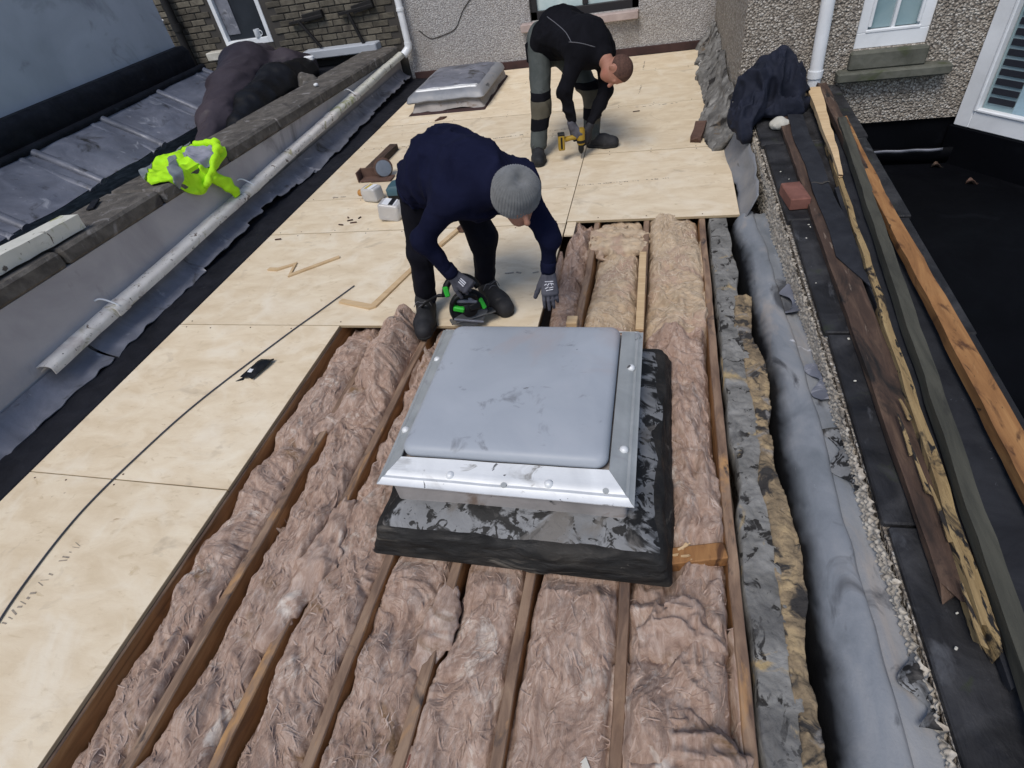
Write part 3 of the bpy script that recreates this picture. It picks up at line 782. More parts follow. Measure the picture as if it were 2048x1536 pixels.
# torn lead flashing below it
r = root('torn_flashing', (-3.4, 4, 0), 'torn curling grey lead flashing hanging below the cream gutter', 'flashing')
for (y0, y1, sd_, wl_) in ((.2, 2.05, 1, .20), (2.07, 3.35, 2, .19), (3.3, 4.9, 3, .16), (4.85, 6.5, 4, .21), (6.45, 7.9, 5, .18)):
    nu, nv = 130, 12
    u, v = np.meshgrid(np.linspace(0, 1, nu), np.linspace(0, 1, nv), indexing='ij')
    Y = y0 + (y1 - y0) * u
    q = np.stack([Y * 1.0, Y * 0 + sd_, Y * 0], -1)
    ln = wl_ * (1 + .26 * fbm(q, 1.3, 3, 8) + .30 * np.round(vnoise(q, 1.7, 9)) * .6 + .07 * vnoise(q, 16, 10))
    ang = .36 + .16 * fbm(q, 1.8, 2, 12)
    X = -3.436 + ln * v * np.sin(ang + .5 * v)
    Z = .135 + .006 * (Y - 2) - ln * v * np.cos(ang + .5 * v) * .85
    P = np.stack([X, Y, np.maximum(Z, -.012 + .02 * v)], -1)
    P += fbm(P, 7, 2, 14)[..., None] * np.array([.012, 0, .008]) * v[..., None]
    new('lead_strip', sheet(P, .006), M_LEAD, r, smooth=True, angle=55)
# bitumen strip between wall and deck
u, v = np.meshgrid(np.linspace(0, 1, 240), np.linspace(0, 1, 18), indexing='ij')
X = -3.075 - .385 * v; Y = -1.0 + 9.0 * u
P = np.stack([X, Y, -.028 + .02 * v + .09 * np.clip(v - .86, 0, 1)], -1)
P[..., 2] += .012 * fbm(P, 5, 3, 21) * np.sin(math.pi * np.clip(v, 0, 1))
tag(new('felt_strip', sheet(P[:, ::-1], .03), M_FELTSTRIP, smooth=True), 'black bitumen felt strip between the plywood deck and the low wall', 'roofing felt')
# white downpipe at the far left corner
r = root('downpipe', (-3.25, 7.93, .35), 'white round downpipe in the far corner above the cream gutter', 'downpipe')
new('pipe', tube([(-3.25, 7.93, .43), (-3.25, 7.93, 3.0)], .042, 16), M_WHITEPVC, r, smooth=True, angle=40)
new('shoe', tube(spline([(-3.25, 7.93, .47), (-3.26, 7.92, .40), (-3.32, 7.86, .34)], 8), .05, 14), M_WHITEPVC, r, smooth=True, angle=40)
new('clip', lathe([(.05, 0), (.05, .03)], (-3.25, 7.93, .82), n=16), M_WHITEPVC, r)

# right-hand house wall, windows ------------------------------------------------------
YH = 5.06
sx0, sx1, sz0, sz1 = 1.375, 1.845, .565, 1.7
r = root('house_wall', (1.5, YH, 0), 'warm pebbledash house wall with a small white window', 'wall')
def hs(x0, x1, z0, z1): return cbox(((x0 + x1) / 2, YH + .14, (z0 + z1) / 2), (x1 - x0, .28, z1 - z0), b=.004)
new('wall', join(hs(.60, sx0, .03, 3.0), hs(sx1, 2.3, .03, 3.0), hs(sx0, sx1, .03, sz0), hs(sx0, sx1, sz1, 3.0)), M_DASH2, r)
new('side_wall', cbox((.737, 6.68, 1.35), (.27, 2.66, 3.3), b=.002), M_DASH2, r)
new('wall_foot', cbox((1.45, YH + .15, -.16), (1.72, .24, .37), b=.004), M_EPDM, r)
w = new('window', join(cbox(((sx0 + sx1) / 2, YH + .06, sz0 + .05), (sx1 - sx0, .08, .10)), cbox((sx0 + .035, YH + .06, 1.18), (.07, .08, 1.03)), cbox((sx1 - .035, YH + .06, 1.18), (.07, .08, 1.03)),
        cbox(((sx0 + sx1) / 2, YH + .055, 1.18), (.022, .05, 1.02))), M_WHITEPVC, r)
new('window_bead', join(cbox(((sx0 + sx1) / 2, YH + .03, sz0 + .108), (sx1 - sx0 - .12, .03, .02)), cbox((sx0 + .08, YH + .03, 1.2), (.02, .03, 1.0)), cbox((sx1 - .08, YH + .03, 1.2), (.02, .03, 1.0))), M_WHITEPVC, w)
for a, b in ((sx0 + .07, (sx0 + sx1) / 2 - .01), ((sx0 + sx1) / 2 + .01, sx1 - .07)):
    new('pane', cbox(((a + b) / 2, YH + .075, 1.19), (b - a, .01, 1.02), b=.001), M_GLASSBLUE, w)
new('sill', join(cbox((1.66, YH - .03, .405), (.74, .16, .07), b=.012), cbox((1.61, YH + .0, .50), (.5, .13, .12), b=.012)), M_SILLGREY, r)
tag(new('rainwater_pipe', join(tube([(1.145, YH - .055, .15), (1.118, YH - .055, 1.2), (1.10, YH - .055, 3.0)], .046, 16), lathe([(.054, 0), (.054, .05)], (1.137, YH - .055, .42), n=16)), M_WHITEPVC, smooth=True, angle=40),
    'white plastic downpipe on the warm pebbledash wall behind the navy coat', 'downpipe')
# bay window at the right edge, turned towards the camera
a0, a1 = np.array([2.26, 5.05, 0]), np.array([2.86, 4.22, 0])
dv_ = unit(a1 - a0); nv_ = np.array([-dv_[1], dv_[0], 0]); nv_ = -nv_ if nv_ @ np.array([-1, -1, 0]) < 0 else nv_
AX = np.array([dv_, nv_, [0, 0, 1]])
def bay(s0, s1, z0, z1, dep, off=0, b=.006):
    return cbox(a0 + dv_ * (s0 + s1) / 2 + nv_ * off + np.array([0, 0, (z0 + z1) / 2]), (s1 - s0, dep, z1 - z0), AX, b)
r = root('bay_window', tuple(a0), 'tall white framed bay window with blue slatted blind at the right edge', 'window')
new('frame', join(bay(-.03, .085, -.02, 2.6, .10), bay(.085, 1.0, -.02, .105, .10), bay(.90, 1.02, .105, 2.6, .10)), M_WHITEPVC, r)
new('bead', join(bay(.08, .103, .1, 2.5, .05, .035), bay(.103, .90, .10, .122, .05, .035)), M_WHITEPVC, r)
new('pane', bay(.09, .905, .10, 2.5, .008, -.03, b=.001), M_GLASSBLUE, r)
bl = root_bl = new('blind', bay(.30, .90, .11, 2.5, .004, -.02, b=.001), M_BLIND, r)
for k in range(15):
    z = .15 + k * .062
    new('slat', bay(.115, .295, z, z + .040, .006, -.018, b=.001), M_DARKROOM, bl)
new('base', join(bay(-.05, 1.05, -.33, -.022, .14, -.01)), M_EPDM, r)
struct(new('house_core', prism([(2.32, 5.1), (2.93, 4.25), (4.4, 4.25), (4.4, 8), (2.32, 8)], -.29, 3.0), M_DARKROOM))

# right-hand parapet with dashed face, slate top ---------------------------------------
r = root('parapet', (1.08, 2.0, -.3), 'low parapet wall with dashed side and wet dark top beside the lower roof', 'wall')
ny = 12
Y = np.linspace(-1.2, 5.05, ny)
poly = [(xw(y), y) for y in Y][::-1] + [(1.30, -1.2), (1.30, 5.05)]
zt = [zp(y) - .032 for y in Y][::-1] + [zp(-1.2) - .032, zp(5.05) - .032]
new('core', prism(poly[::-1], -.36, zt[::-1]), M_DASH2, r)
# the dashed face as real stones pressed into the render
u, v = np.meshgrid(np.linspace(0, 1, 900), np.linspace(0, 1, 34), indexing='ij')
Y = .25 + 4.8 * u
zb = -.03
P = np.stack([xw(Y) - .012, Y, zb + (zp(Y) - .025 - zb) * v], -1)
G = P * np.array([1, 58, 58])
cell = np.floor(G)
best = np.full(u.shape, 9.0)
for dy in (-1, 0, 1):
    for dz in (-1, 0, 1):
        cy, cz = cell[..., 1] + dy, cell[..., 2] + dz
        hx = _hash(cy.astype(int), cz.astype(int), np.zeros_like(cy, int), 1); hz = _hash(cy.astype(int), cz.astype(int), np.zeros_like(cy, int), 2)
        sz = .8 + .9 * _hash(cy.astype(int), cz.astype(int), np.zeros_like(cy, int), 3)
        best = np.minimum(best, np.hypot(G[..., 1] - cy - hx, G[..., 2] - cz - hz) * sz)
P[..., 0] += .012 - .026 * np.clip(1 - best, 0, 1) ** .7 + .012 * fbm(P, 4, 2, 31)
P[..., 0] -= np.where(v > .9, 0, .0)
fs = new('dashed_face', (P.reshape(-1, 3), grid_faces(900, 34)), M_STONES, r, smooth=True)
fs['kind'] = 'stuff'
# flat coping slates on top
y = -1.1
rg = np.random.default_rng(11)
while y < 4.95:
    y1 = min(y + rg.uniform(.75, 1.05), 5.03)
    ym = (y + y1) / 2
    V, F = beam(((xw(y) + 1.325) / 2, y + .004, zp(y) - .012), ((xw(y1) + 1.325) / 2, y1 - .004, zp(y1) - .012), 1.315 - xw(ym), .03 + rg.uniform(0, .006), b=.006, roll=rg.uniform(-.02, .02))
    V += vnoise(V, 7, 6)[:, None] * .006
    new('coping_slate', (V, F), M_SLATE, r)
    y = y1

# ================================================================== ROOF TIMBERS
JX = [-1.885, -1.585, -1.285, -.985, -.70, -.405, -.062, .305]
ords = ['under the plywood edge, leftmost exposed joist', 'second joist from the plywood edge', 'third joist from the plywood edge', 'fourth joist, running under the left side of the grey skylight',
        'fifth joist, under the middle of the grey skylight', 'sixth joist, under the right half of the grey skylight', 'seventh joist, along the right side of the grey skylight', 'last joist, beside the cement bed']
for i, x in enumerate(JX):
    rgj = np.random.default_rng(40 + i)
    w_ = .039
    ny = 150
    Y = np.linspace(-.45, 7.95, ny)
    prof = [(-.5, -.19), (.5, -.19), (.5, -.006), (.42, 0), (-.42, 0), (-.5, -.006)]
    V = []
    for yy in Y:
        for a, z in prof:
            V.append((x + a * w_, yy, -.0195 + z))
    V = np.array(V)
    V[:, 0] += .004 * vnoise(V, 3, 50 + i) + .0025 * vnoise(V, 14, 51 + i)
    V[:, 2] -= np.abs(vnoise(V, 10, 52 + i)) * .004 * (V[:, 2] > -.05)
    k = len(prof); F = []; mi = []
    for a in range(ny - 1):
        for b in range(k):
            b2 = (b + 1) % k
            F.append((a * k + b, a * k + b2, (a + 1) * k + b2, (a + 1) * k + b)); mi.append(1 if b in (2, 3, 4) else 0)
    F.append(tuple(range(k))[::-1]); F.append(tuple((ny - 1) * k + b for b in range(k))); mi += [0, 0]
    tag(new('roof_joist', (V, F), [M_JOIST, M_JOISTTOP], mi=mi), 'brown timber roof ' + ords[i].replace('under the plywood edge, leftmost exposed joist', 'joist along the plywood edge, leftmost exposed') if i == 0 else 'brown timber roof joist, ' + ords[i].replace(' joist', ''), 'joist', 'exposed roof joists')
tag(new('trimmer', join(beam((.282, 1.135, -.028), (.02, 1.07, -.030), .065, .06, b=.004), ), M_ORANGEWOOD), 'short fresh orange trimmer timber right of the skylight base', 'timber')
sp = []
for k in range(7):
    a = np.array([.06 + .05 * random.random(), 1.075 + .02 * random.random(), -.015])
    sp.append(rough_beam(a, a + np.array([random.uniform(.03, .09), random.uniform(-.02, .07), random.uniform(.005, .03)]), .008, .005, 60 + k, .001, 4, (.01, .02)))
tag(new('splinters', join(*sp), M_LATH), 'pale broken splinters on the orange trimmer by the skylight', 'splinters')['kind'] = 'stuff'
tag(new('nailed_block', cbox((-.435, 2.47, .002), (.06, .07, .045), b=.004), M_LATH), 'tiny pale wood block on a joist behind the skylight', 'wood block')
tag(new('joist_patch', join(beam((-.066, 2.42, -.008), (-.072, 3.22, -.008), .044, .02, b=.003)), M_LATH), 'pale new batten nailed on the joist behind the skylight', 'batten')

# ================================================================== INSULATION
gx0, gx1, gy0, gy1, gh = -1.90, .34, -.42, 3.72, .0052
nx, ny = int((gx1 - gx0) / gh) + 1, int((gy1 - gy0) / gh) + 1
gx = gx0 + gh * np.arange(nx); gy = gy0 + gh * np.arange(ny)
GX, GY = np.meshgrid(gx, gy, indexing='ij')
GP = np.stack([GX, GY, np.zeros_like(GX)], -1)
theta = math.pi / 2 + 1.1 * fbm(GP, 3.0, 2, 101) + .8 * fbm(GP, 9, 2, 103)
swirl = vnoise(GP, 2.2, 107)
theta += np.where(swirl > .25, (swirl - .25) * 5, 0)
fx, fy = np.cos(theta), np.sin(theta)
def lic(src, steps, st=1.0):
    out = src.copy(); n_ = 1
    for sg in (1, -1):
        ix = np.arange(nx, dtype=np.float32)[:, None] + np.zeros((1, ny), np.float32); iy = np.arange(ny, dtype=np.float32)[None] + np.zeros((nx, 1), np.float32)
        for k in range(steps):
            a = np.clip(ix, 0, nx - 1).astype(np.int32); b = np.clip(iy, 0, ny - 1).astype(np.int32)
            ix = ix + sg * st * fx[a, b]; iy = iy + sg * st * fy[a, b]
            out += src[np.clip(ix, 0, nx - 1).astype(np.int32), np.clip(iy, 0, ny - 1).astype(np.int32)]; n_ += 1
    out /= n_
    return (out - out.mean()) / out.std()
wn1 = rng.standard_normal((nx, ny)).astype(np.float32)
lic_f = lic(wn1, 10)
c4 = rng.standard_normal((nx // 4 + 2, ny // 4 + 2)).astype(np.float32)
up = c4.repeat(4, 0).repeat(4, 1)[:nx, :ny]
up = (up + np.roll(up, 1, 0) + np.roll(up, 1, 1) + np.roll(up, 2, 0) + np.roll(up, 2, 1)) / 5
lic_c = lic(up.astype(np.float32), 16)
c9 = rng.standard_normal((nx // 9 + 2, ny // 9 + 2)).astype(np.float32)
up = c9.repeat(9, 0).repeat(9, 1)[:nx, :ny]
for s_ in (2, 4):
    up = (up + np.roll(up, s_, 0) + np.roll(up, s_, 1) + np.roll(up, -s_, 0) + np.roll(up, -s_, 1)) / 5
lic_b = lic(up.astype(np.float32), 22)
lump = fbm(GP, 5.5, 2, 111)
big = fbm(GP * np.array([1, .55, 1]), 3.4, 2, 113)
gapn = np.clip(.55 + .9 * vnoise(GP * np.array([1, .5, 1]), 4.5, 117), .05, 1)
spill = np.clip(fbm(GP * np.array([1, .6, 1]), 3.1, 2, 119) - .16, 0, 1)
tears = np.clip(vnoise(GP * np.array([1.4, .8, 1]), 7.5, 127) - .45, 0, 1)
wx_ = np.stack([fbm(GP, 5, 2, 141), fbm(GP, 5, 2, 143), np.zeros_like(GX)], -1) * .10
def ridged(sc, st, seed):
    return 1 - 2 * np.abs(vnoise((GP + wx_) * np.array(st), sc, seed)) - .35
fold1 = ridged(8, (1.5, .5, 1), 151) * np.clip(.6 + vnoise(GP, 4, 152), 0, 1)
fold2 = ridged(19, (1.5, .55, 1), 153) * np.clip(.6 + vnoise(GP, 7, 154), 0, 1)
fold3 = ridged(46, (1.2, .8, 1), 155)
bays = list(zip(JX[:-1], JX[1:]))
names = ['narrow brown mineral wool strip along the plywood edge', 'brown mineral wool strip in the second bay from the plywood', 'brown mineral wool strip in the third bay from the plywood, at the skylight corner',
         'brown mineral wool strip running under the left part of the skylight', 'brown mineral wool strip running under the middle of the skylight', 'smooth brown mineral wool strip under the right part of the skylight',
         'lumpy brown mineral wool roll in the bay beside the cement bed']
def wool(name, x0, x1, y0, y1, label, mats, lift=0.0, rough_=1.0, pale=False, nf_=330, seed=0, spl=1.0, over=.02):
    i0, i1 = np.searchsorted(gx, [x0 - over, x1 + over]); j0, j1 = np.searchsorted(gy, [y0, y1])
    sl_ = (slice(i0, i1), slice(j0, j1))
    X, Y = GX[sl_], GY[sl_]
    e = np.minimum(X - x0, x1 - X)
    Z = -.054 + lift + .045 * np.sqrt(np.clip(e, 0, 1) / .17) + .030 * lump[sl_] + .030 * big[sl_] - .12 * np.exp(-np.clip(e, -.02, 1) / .017) * gapn[sl_] + rough_ * (.0066 * lic_b[sl_] + .0034 * lic_c[sl_] + .0014 * lic_f[sl_] + .026 * fold1[sl_] + .007 * fold2[sl_] + .0022 * fold3[sl_])
    Z = Z - .05 * tears[sl_] * rough_ + spl * .16 * spill[sl_] * np.clip((e + .03) / .05, 0, 1)
    Z = np.where(e < 0, np.where(spill[sl_] * spl > .05, np.maximum(Z, -.03) - .5 * np.clip(-e - .012, 0, 1), np.minimum(Z, -.06)), Z)
    under = np.clip(np.minimum(np.minimum(X + 1.10, .13 - X), np.minimum(Y - .90, 2.26 - Y)) / .07, 0, 1)
    Z = np.where(under > 0, np.minimum(Z, Z * (1 - under) + np.minimum(Z, -.045) * under), Z)
    tr_ = np.clip(1 - np.abs(Y - 1.10 - .25 * (X - .15)) / .10, 0, 1) * (X > .0)
    Z = Z - .06 * tr_ * (Z > -.09)
    jit = np.stack([fbm(GP[sl_], 26, 1, 201), fbm(GP[sl_], 26, 1, 202), np.zeros_like(Z)], -1) * .006
    P = np.stack([X, Y, Z], -1) + jit
    FL = (P, e, i0, j0)
    rt = new(name, (P.reshape(-1, 3), grid_faces(*X.shape)), mats, smooth=True)
    tag(rt, label, 'insulation', 'mineral wool between the joists')
    rg = np.random.default_rng(300 + seed)
    V, F = [], []
    for q in range(nf_):
        a, b = rg.integers(2, X.shape[0] - 2), rg.integers(2, X.shape[1] - 2)
        if e[a, b] < .012: continue
        nseg = rg.integers(5, 12); pa, pb = float(a), float(b)
        pts = []
        w_ = rg.uniform(.0005, .0018); arch = rg.uniform(.001, .008) * (2.5 if rg.random() < .08 else 1)
        dr = rg.normal(0, 1.1); cv = rg.normal(0, .12)
        for s_ in range(nseg):
            ai, bi = int(np.clip(pa, 0, X.shape[0] - 1)), int(np.clip(pb, 0, X.shape[1] - 1))
            t = s_ / (nseg - 1)
            pts.append(P[ai, bi] + np.array([0, 0, .002 + arch * 4 * t * (1 - t)]))
            th_ = theta[i0 + ai, j0 + bi] + dr + cv * s_
            pa += 1.7 * math.cos(th_); pb += 1.7 * math.sin(th_)
        pts = np.array(pts)
        if len(pts) > 4: pts[1:-1] = (pts[:-2] + pts[1:-1] + pts[2:]) / 3
        T = np.gradient(pts, axis=0); sd_ = np.stack([T[:, 1], -T[:, 0], np.zeros(len(T))], 1)
        sd_ /= np.linalg.norm(sd_, axis=1, keepdims=True) + 1e-9
        wd = (w_ * np.sin(np.linspace(.25, math.pi - .05, nseg)))[:, None]
        n0 = len(V) and sum(len(v) for v in V)
        V.append(np.vstack([pts - sd_ * wd, pts + sd_ * wd, pts + np.array([0, 0, 1]) * wd * 1.3]))
        for s_ in range(nseg - 1):
            F.append((n0 + s_, n0 + s_ + 1, n0 + 2 * nseg + s_ + 1, n0 + 2 * nseg + s_))
            F.append((n0 + 2 * nseg + s_, n0 + 2 * nseg + s_ + 1, n0 + nseg + s_ + 1, n0 + nseg + s_))
    # torn feathery layers: small ragged ribbons lying along the flow, one end lifted
    nfl = int(1700 * (x1 - x0) * (y1 - y0)); ns = 6
    ai = rg.integers(1, X.shape[0] - 1, nfl); bi = rg.integers(1, X.shape[1] - 1, nfl)
    kp_ = e[ai, bi] > .006; ai, bi = ai[kp_].astype(float), bi[kp_].astype(float); nfl = len(ai)
    L_ = rg.uniform(4, 15, nfl); wd = rg.uniform(.0007, .0036, nfl) * np.where(rg.random(nfl) < .12, 1.8, 1); off_ = rg.normal(0, .45, nfl); cv_ = rg.normal(0, .14, nfl)
    lift_ = rg.uniform(.0, .006, nfl) * np.where(rg.random(nfl) < .06, 2.5, 1)
    pts = np.zeros((nfl, ns, 3))
    for s_ in range(ns):
        a_ = np.clip(ai, 0, X.shape[0] - 1).astype(int); b_ = np.clip(bi, 0, X.shape[1] - 1).astype(int)
        t = s_ / (ns - 1)
        pts[:, s_] = P[a_, b_]; pts[:, s_, 2] += .0008 + lift_ * t * t + rg.normal(0, .0008, nfl)
        th_ = theta[i0 + a_, j0 + b_] + off_ + cv_ * s_
        ai = ai + L_ / ns * np.cos(th_); bi = bi + L_ / ns * np.sin(th_)
    pts[:, 1:-1] = (pts[:, :-2] + pts[:, 1:-1] * 2 + pts[:, 2:]) / 4
    T = np.gradient(pts, axis=1); sdv = np.stack([T[..., 1], -T[..., 0], np.zeros(T.shape[:2])], -1); sdv /= np.linalg.norm(sdv, axis=-1, keepdims=True) + 1e-9
    prf = np.array([.35, .9, 1, .85, .6, .15])[None] * rg.uniform(.6, 1.3, (nfl, ns))
    hw = (wd[:, None] * prf)[..., None]
    zz = np.array([0, 0, 1.0])
    Vf = np.stack([pts - sdv * hw - zz * hw * .35, pts + zz * hw * .45, pts + sdv * hw - zz * hw * .35], 2)       # nfl, ns, 3, 3
    base = (np.arange(nfl) * ns * 3)[:, None, None]
    q0 = base + (np.arange(ns - 1) * 3)[None, :, None] + np.arange(2)[None, None]
    Ff = np.stack([q0, q0 + 1, q0 + 4, q0 + 3], -1).reshape(-1, 4)
    n0 = sum(len(v) for v in V)
    fb = new('loose_fibres', (np.vstack(V + [Vf.reshape(-1, 3)]), np.vstack([np.array(F), Ff + n0])), M_FIBREPALE if pale else M_FIBRE, rt, smooth=True)
    fb['kind'] = 'stuff'
    return rt
lifts = [-.012, .0, .002, .004, .010, .016, .020]
for k, (a, b) in enumerate(bays):
    wool('insulation_strip', a + .023, b - .023, -.40, 2.50 if k < 4 else 2.44, names[k], M_WOOL, lifts[k], [1, 1.15, 1.2, 1.1, 1.1, .9, 1.35][k], seed=k, nf_=120, spl=[0, 1.7, 1.5, .6, .3, .35, 1.1][k], over=[.0, .024, .024, .022, .022, .022, .022][k])
wool('insulation_strip', JX[4] + .09, JX[5] - .023, 2.44, 3.70, 'brown mineral wool strip under the gloved hand beside the cut deck', M_WOOL, -.02, 1.1, seed=11, nf_=200, spl=.2)
wool('insulation_strip', JX[5] + .023, JX[6] - .023, 2.44, 3.70, 'pale cream mineral wool in the bay behind the skylight', M_WOOLPALE, -.012, .8, True, 200, 12, .1)
wool('insulation_strip', JX[6] + .023, JX[7] - .023, 2.44, 3.70, 'pale pinkish mineral wool beside the last joist below the right plywood edge', M_WOOLPALE, .0, .9, True, 220, 13, .3)
# a lifted, folded-back batt in the pale bay
sd2 = Sdf()
sd2.cone((-.32, 3.36, -.05), (-.15, 3.34, -.045), .09, .08, .05, ((0, 0, 1), .5)).cone((-.32, 3.54, -.055), (-.15, 3.50, -.05), .09, .09, .08, ((0, 0, 1), .5))
sd2.disp.append(lambda P: .030 * fbm(P, 9, 3, 61) + .018 * (1 - 2 * np.abs(vnoise(P * np.array([1, 1.6, 1.6]), 16, 63))) + .006 * vnoise(P * np.array([1, 2, 2]), 45, 62))
tag(new('insulation_fold', sd2.mesh(.007), M_WOOLPALE, smooth=True), 'folded back cream wool batt tucked against the right plywood edge', 'insulation')
for (a, b, rr_, lab) in (((-1.33, .62, -.035), (-1.27, 1.18, -.03), .062, 'wool flap pulled over the third joist left of the skylight'), ((-1.02, 1.22, -.035), (-.99, 1.62, -.03), .055, 'wool flap pushed up against the left side of the skylight'),
                         ((-1.60, 1.62, -.04), (-1.50, 2.0, -.04), .05, 'loose curl of wool across the second joist near the deck'), ((-.70, .86, -.045), (-.74, .60, -.05), .045, 'loose wool wad on the fifth joist below the skylight')):
    q = Sdf(); m3 = (np.array(a) + np.array(b)) / 2 + np.array([.03, 0, .012])
    q.chain([a, m3, b], [rr_ * .8, rr_, rr_ * .7], .04, ((0, 0, 1), .55))
    q.disp.append(lambda P: .022 * fbm(P, 11, 3, 76) + .012 * (1 - 2 * np.abs(vnoise(P * np.array([1.3, .7, 1]), 20, 77))) + .004 * vnoise(P, 60, 78))
    tag(new('wool_flap', q.mesh(.0065), M_WOOL, smooth=True), lab, 'insulation', 'loose wool flaps over the joists')
# two tumbled rolls in the bay next to the cement bed
for (c, s_, lab) in (((.12, .80, -.03), (.12, .12, .075), 'rounded tumbled wool tuft right below the trimmer timber'), ((.13, .42, -.02), (.14, .17, .085), 'big shaggy wool tuft at the bottom right of the joists')):
    q = Sdf(); q.ell(c, np.eye(3), s_)
    q.disp.append(lambda P: .034 * fbm(P, 8, 3, 71) + .020 * (1 - 2 * np.abs(vnoise(P * np.array([1, 1.5, 1]) + .03 * fbm(P, 9, 1, 70)[:, None], 15, 72))) + .008 * (1 - 2 * np.abs(vnoise(P, 38, 74))) + .004 * vnoise(P * np.array([2, 1, 1]), 70, 73))
    tag(new('wool_tuft', q.mesh(.0065), M_WOOL, smooth=True), lab, 'insulation', 'tumbled wool tufts')
q = Sdf(); q.ell((.17, .165, -.06), np.eye(3), (.10, .05, .05)); q.disp.append(lambda P: .02 * fbm(P, 14, 2, 75))
tag(new('white_lump', q.mesh(.006), M_STONE, smooth=True), 'pale whitish lump at the bottom edge beside the last joist', 'debris')
V, F = prism([(-.157, .33), (-.10, .345), (-.145, .42), (-.165, .40)], -.032, [-.012, -.006, .004, -.004])
tag(new('plaster_chip', (V, F), M_STONE), 'small pale triangular plaster chip on the brown wool near the bottom', 'chip')
tag(new('brick_shard', rough_beam((-.665, .18, -.06), (-.665, .36, -.055), .05, .05, 5, .004, 6, (.02, .03)), M_REDBRICK), 'small red brick shard stuck in the wool near the bottom', 'brick piece')

# ================================================================== WALL PLATE, CEMENT, FLASHING ROLL
def strip_mesh(x0, x1, y0, y1, zf, nu, nv, seed, amp, edge=.02):
    u, v = np.meshgrid(np.linspace(0, 1, nu), np.linspace(0, 1, nv), indexing='ij')
    Y = y0 + (y1 - y0) * u
    q = np.stack([Y, 0 * Y, 0 * Y], -1)
    XA = x0(Y) + edge * fbm(q, 4, 3, seed); XBb = x1(Y) + edge * fbm(q, 5, 3, seed + 3)
    X = XA + (XBb - XA) * v
    P = np.stack([X, Y, zf(Y, v)], -1)
    P[..., 2] += amp * .7 * fbm(P, 9, 3, seed + 5) + amp * .55 * vnoise(P, 48, seed + 6) + amp * .4 * vnoise(P, 95, seed + 7) - .06 * (np.abs(v - .5) > .495)
    return P
P = strip_mesh(lambda y: .345 + 0 * y, lambda y: .47 + 0 * y, -.4, 3.72, lambda y, v: -.024 + .003 * np.sin(math.pi * v), 700, 30, 81, .0065)
tag(new('cement_bed', sheet(P[:, ::-1], .16, True), M_CEMENT, smooth=True), 'rough grey cement bed along the last joist', 'masonry')
P = strip_mesh(lambda y: .44 + .012 * np.sin(y * 4), lambda y: .522 + .012 * np.sin(y * 7), -.3, 2.75, lambda y, v: -.022 + .012 * np.sin(math.pi * v) * (.5 + .6 * np.sin(y * 3.1) ** 2), 700, 18, 85, .013, .03)
tag(new('mortar_rubble', sheet(P[:, ::-1], .14, True), M_MORTAR, smooth=True), 'crumbling ochre mortar edge between cement bed and grey gutter lining', 'masonry')
# the curled grey flashing: rolled edge, flat apron up to the dashed parapet
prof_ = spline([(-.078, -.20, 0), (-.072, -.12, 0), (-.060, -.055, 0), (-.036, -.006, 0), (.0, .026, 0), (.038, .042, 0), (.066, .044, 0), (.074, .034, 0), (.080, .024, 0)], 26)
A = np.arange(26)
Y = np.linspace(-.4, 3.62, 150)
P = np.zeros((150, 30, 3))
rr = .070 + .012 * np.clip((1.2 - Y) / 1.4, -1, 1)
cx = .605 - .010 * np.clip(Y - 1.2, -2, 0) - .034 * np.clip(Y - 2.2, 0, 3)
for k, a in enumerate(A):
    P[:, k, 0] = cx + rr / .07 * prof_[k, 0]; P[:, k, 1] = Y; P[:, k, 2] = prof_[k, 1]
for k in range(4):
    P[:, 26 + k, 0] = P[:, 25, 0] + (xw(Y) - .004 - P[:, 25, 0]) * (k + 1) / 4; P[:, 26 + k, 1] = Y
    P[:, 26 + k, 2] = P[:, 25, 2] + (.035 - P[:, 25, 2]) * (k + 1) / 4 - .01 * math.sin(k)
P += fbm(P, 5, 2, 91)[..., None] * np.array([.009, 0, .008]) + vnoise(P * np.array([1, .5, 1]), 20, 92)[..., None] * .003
fo = tag(new('gutter_lining', sheet(P, .006), M_ROLL, smooth=True, angle=70), 'long grey gutter lining with painted flank shade in front of the dashed parapet', 'flashing')
shade_v = np.clip((12.5 - np.arange(30))[None] / 8.0 + .30 * fbm(P * np.array([1, .7, 1]), 7, 3, 93) + .10 * vnoise(P, 45, 94), 0, 1)
shade_v = np.clip((shade_v - .5) * 1.8 + .5, 0, 1)
ta = fo.data.attributes.new('flank_shade', 'FLOAT', 'POINT'); ta.data.foreach_set('value', np.tile(shade_v.ravel(), 2).astype(np.float32))
struct(new('wall_plate', cbox((.62, 1.6, -.28), (.5, 4.6, .16), b=.006), M_FELT))
# torn paint-splashed flaps beside the roll
rg = np.random.default_rng(5)
for (y, ln, wd, lab) in ((1.55, .30, .07, 'torn white edged flap by the dashed parapet, nearest the skylight'), (1.98, .22, .06, 'small torn grey flap against the dashed parapet'), (.72, .2, .06, 'white splashed flap by the dashed parapet at the bottom'), (2.62, .26, .07, 'far torn grey flap against the dashed parapet')):
    u, v = np.meshgrid(np.linspace(0, 1, 20), np.linspace(0, 1, 8), indexing='ij')
    Y = y + ln * (u - .5); X = xw(Y) - .012 - wd * v * (.6 + .4 * np.sin(u * 9 + y * 3)); Z = .050 + .010 * np.sin(u * 11 + y) * v - .006 * v + .030 * (1 - v)
    Z = Z - .018 * (1 - v)
    P = np.stack([X, Y, Z], -1) + fbm(np.stack([X, Y, Z], -1), 16, 2, 33)[..., None] * .010
    tag(new('torn_flap', sheet(P[:, ::-1], .004), M_SILVERBIT if y < 1.9 else M_LEAD, smooth=True, angle=50), lab, 'flashing', 'torn flaps by the parapet')
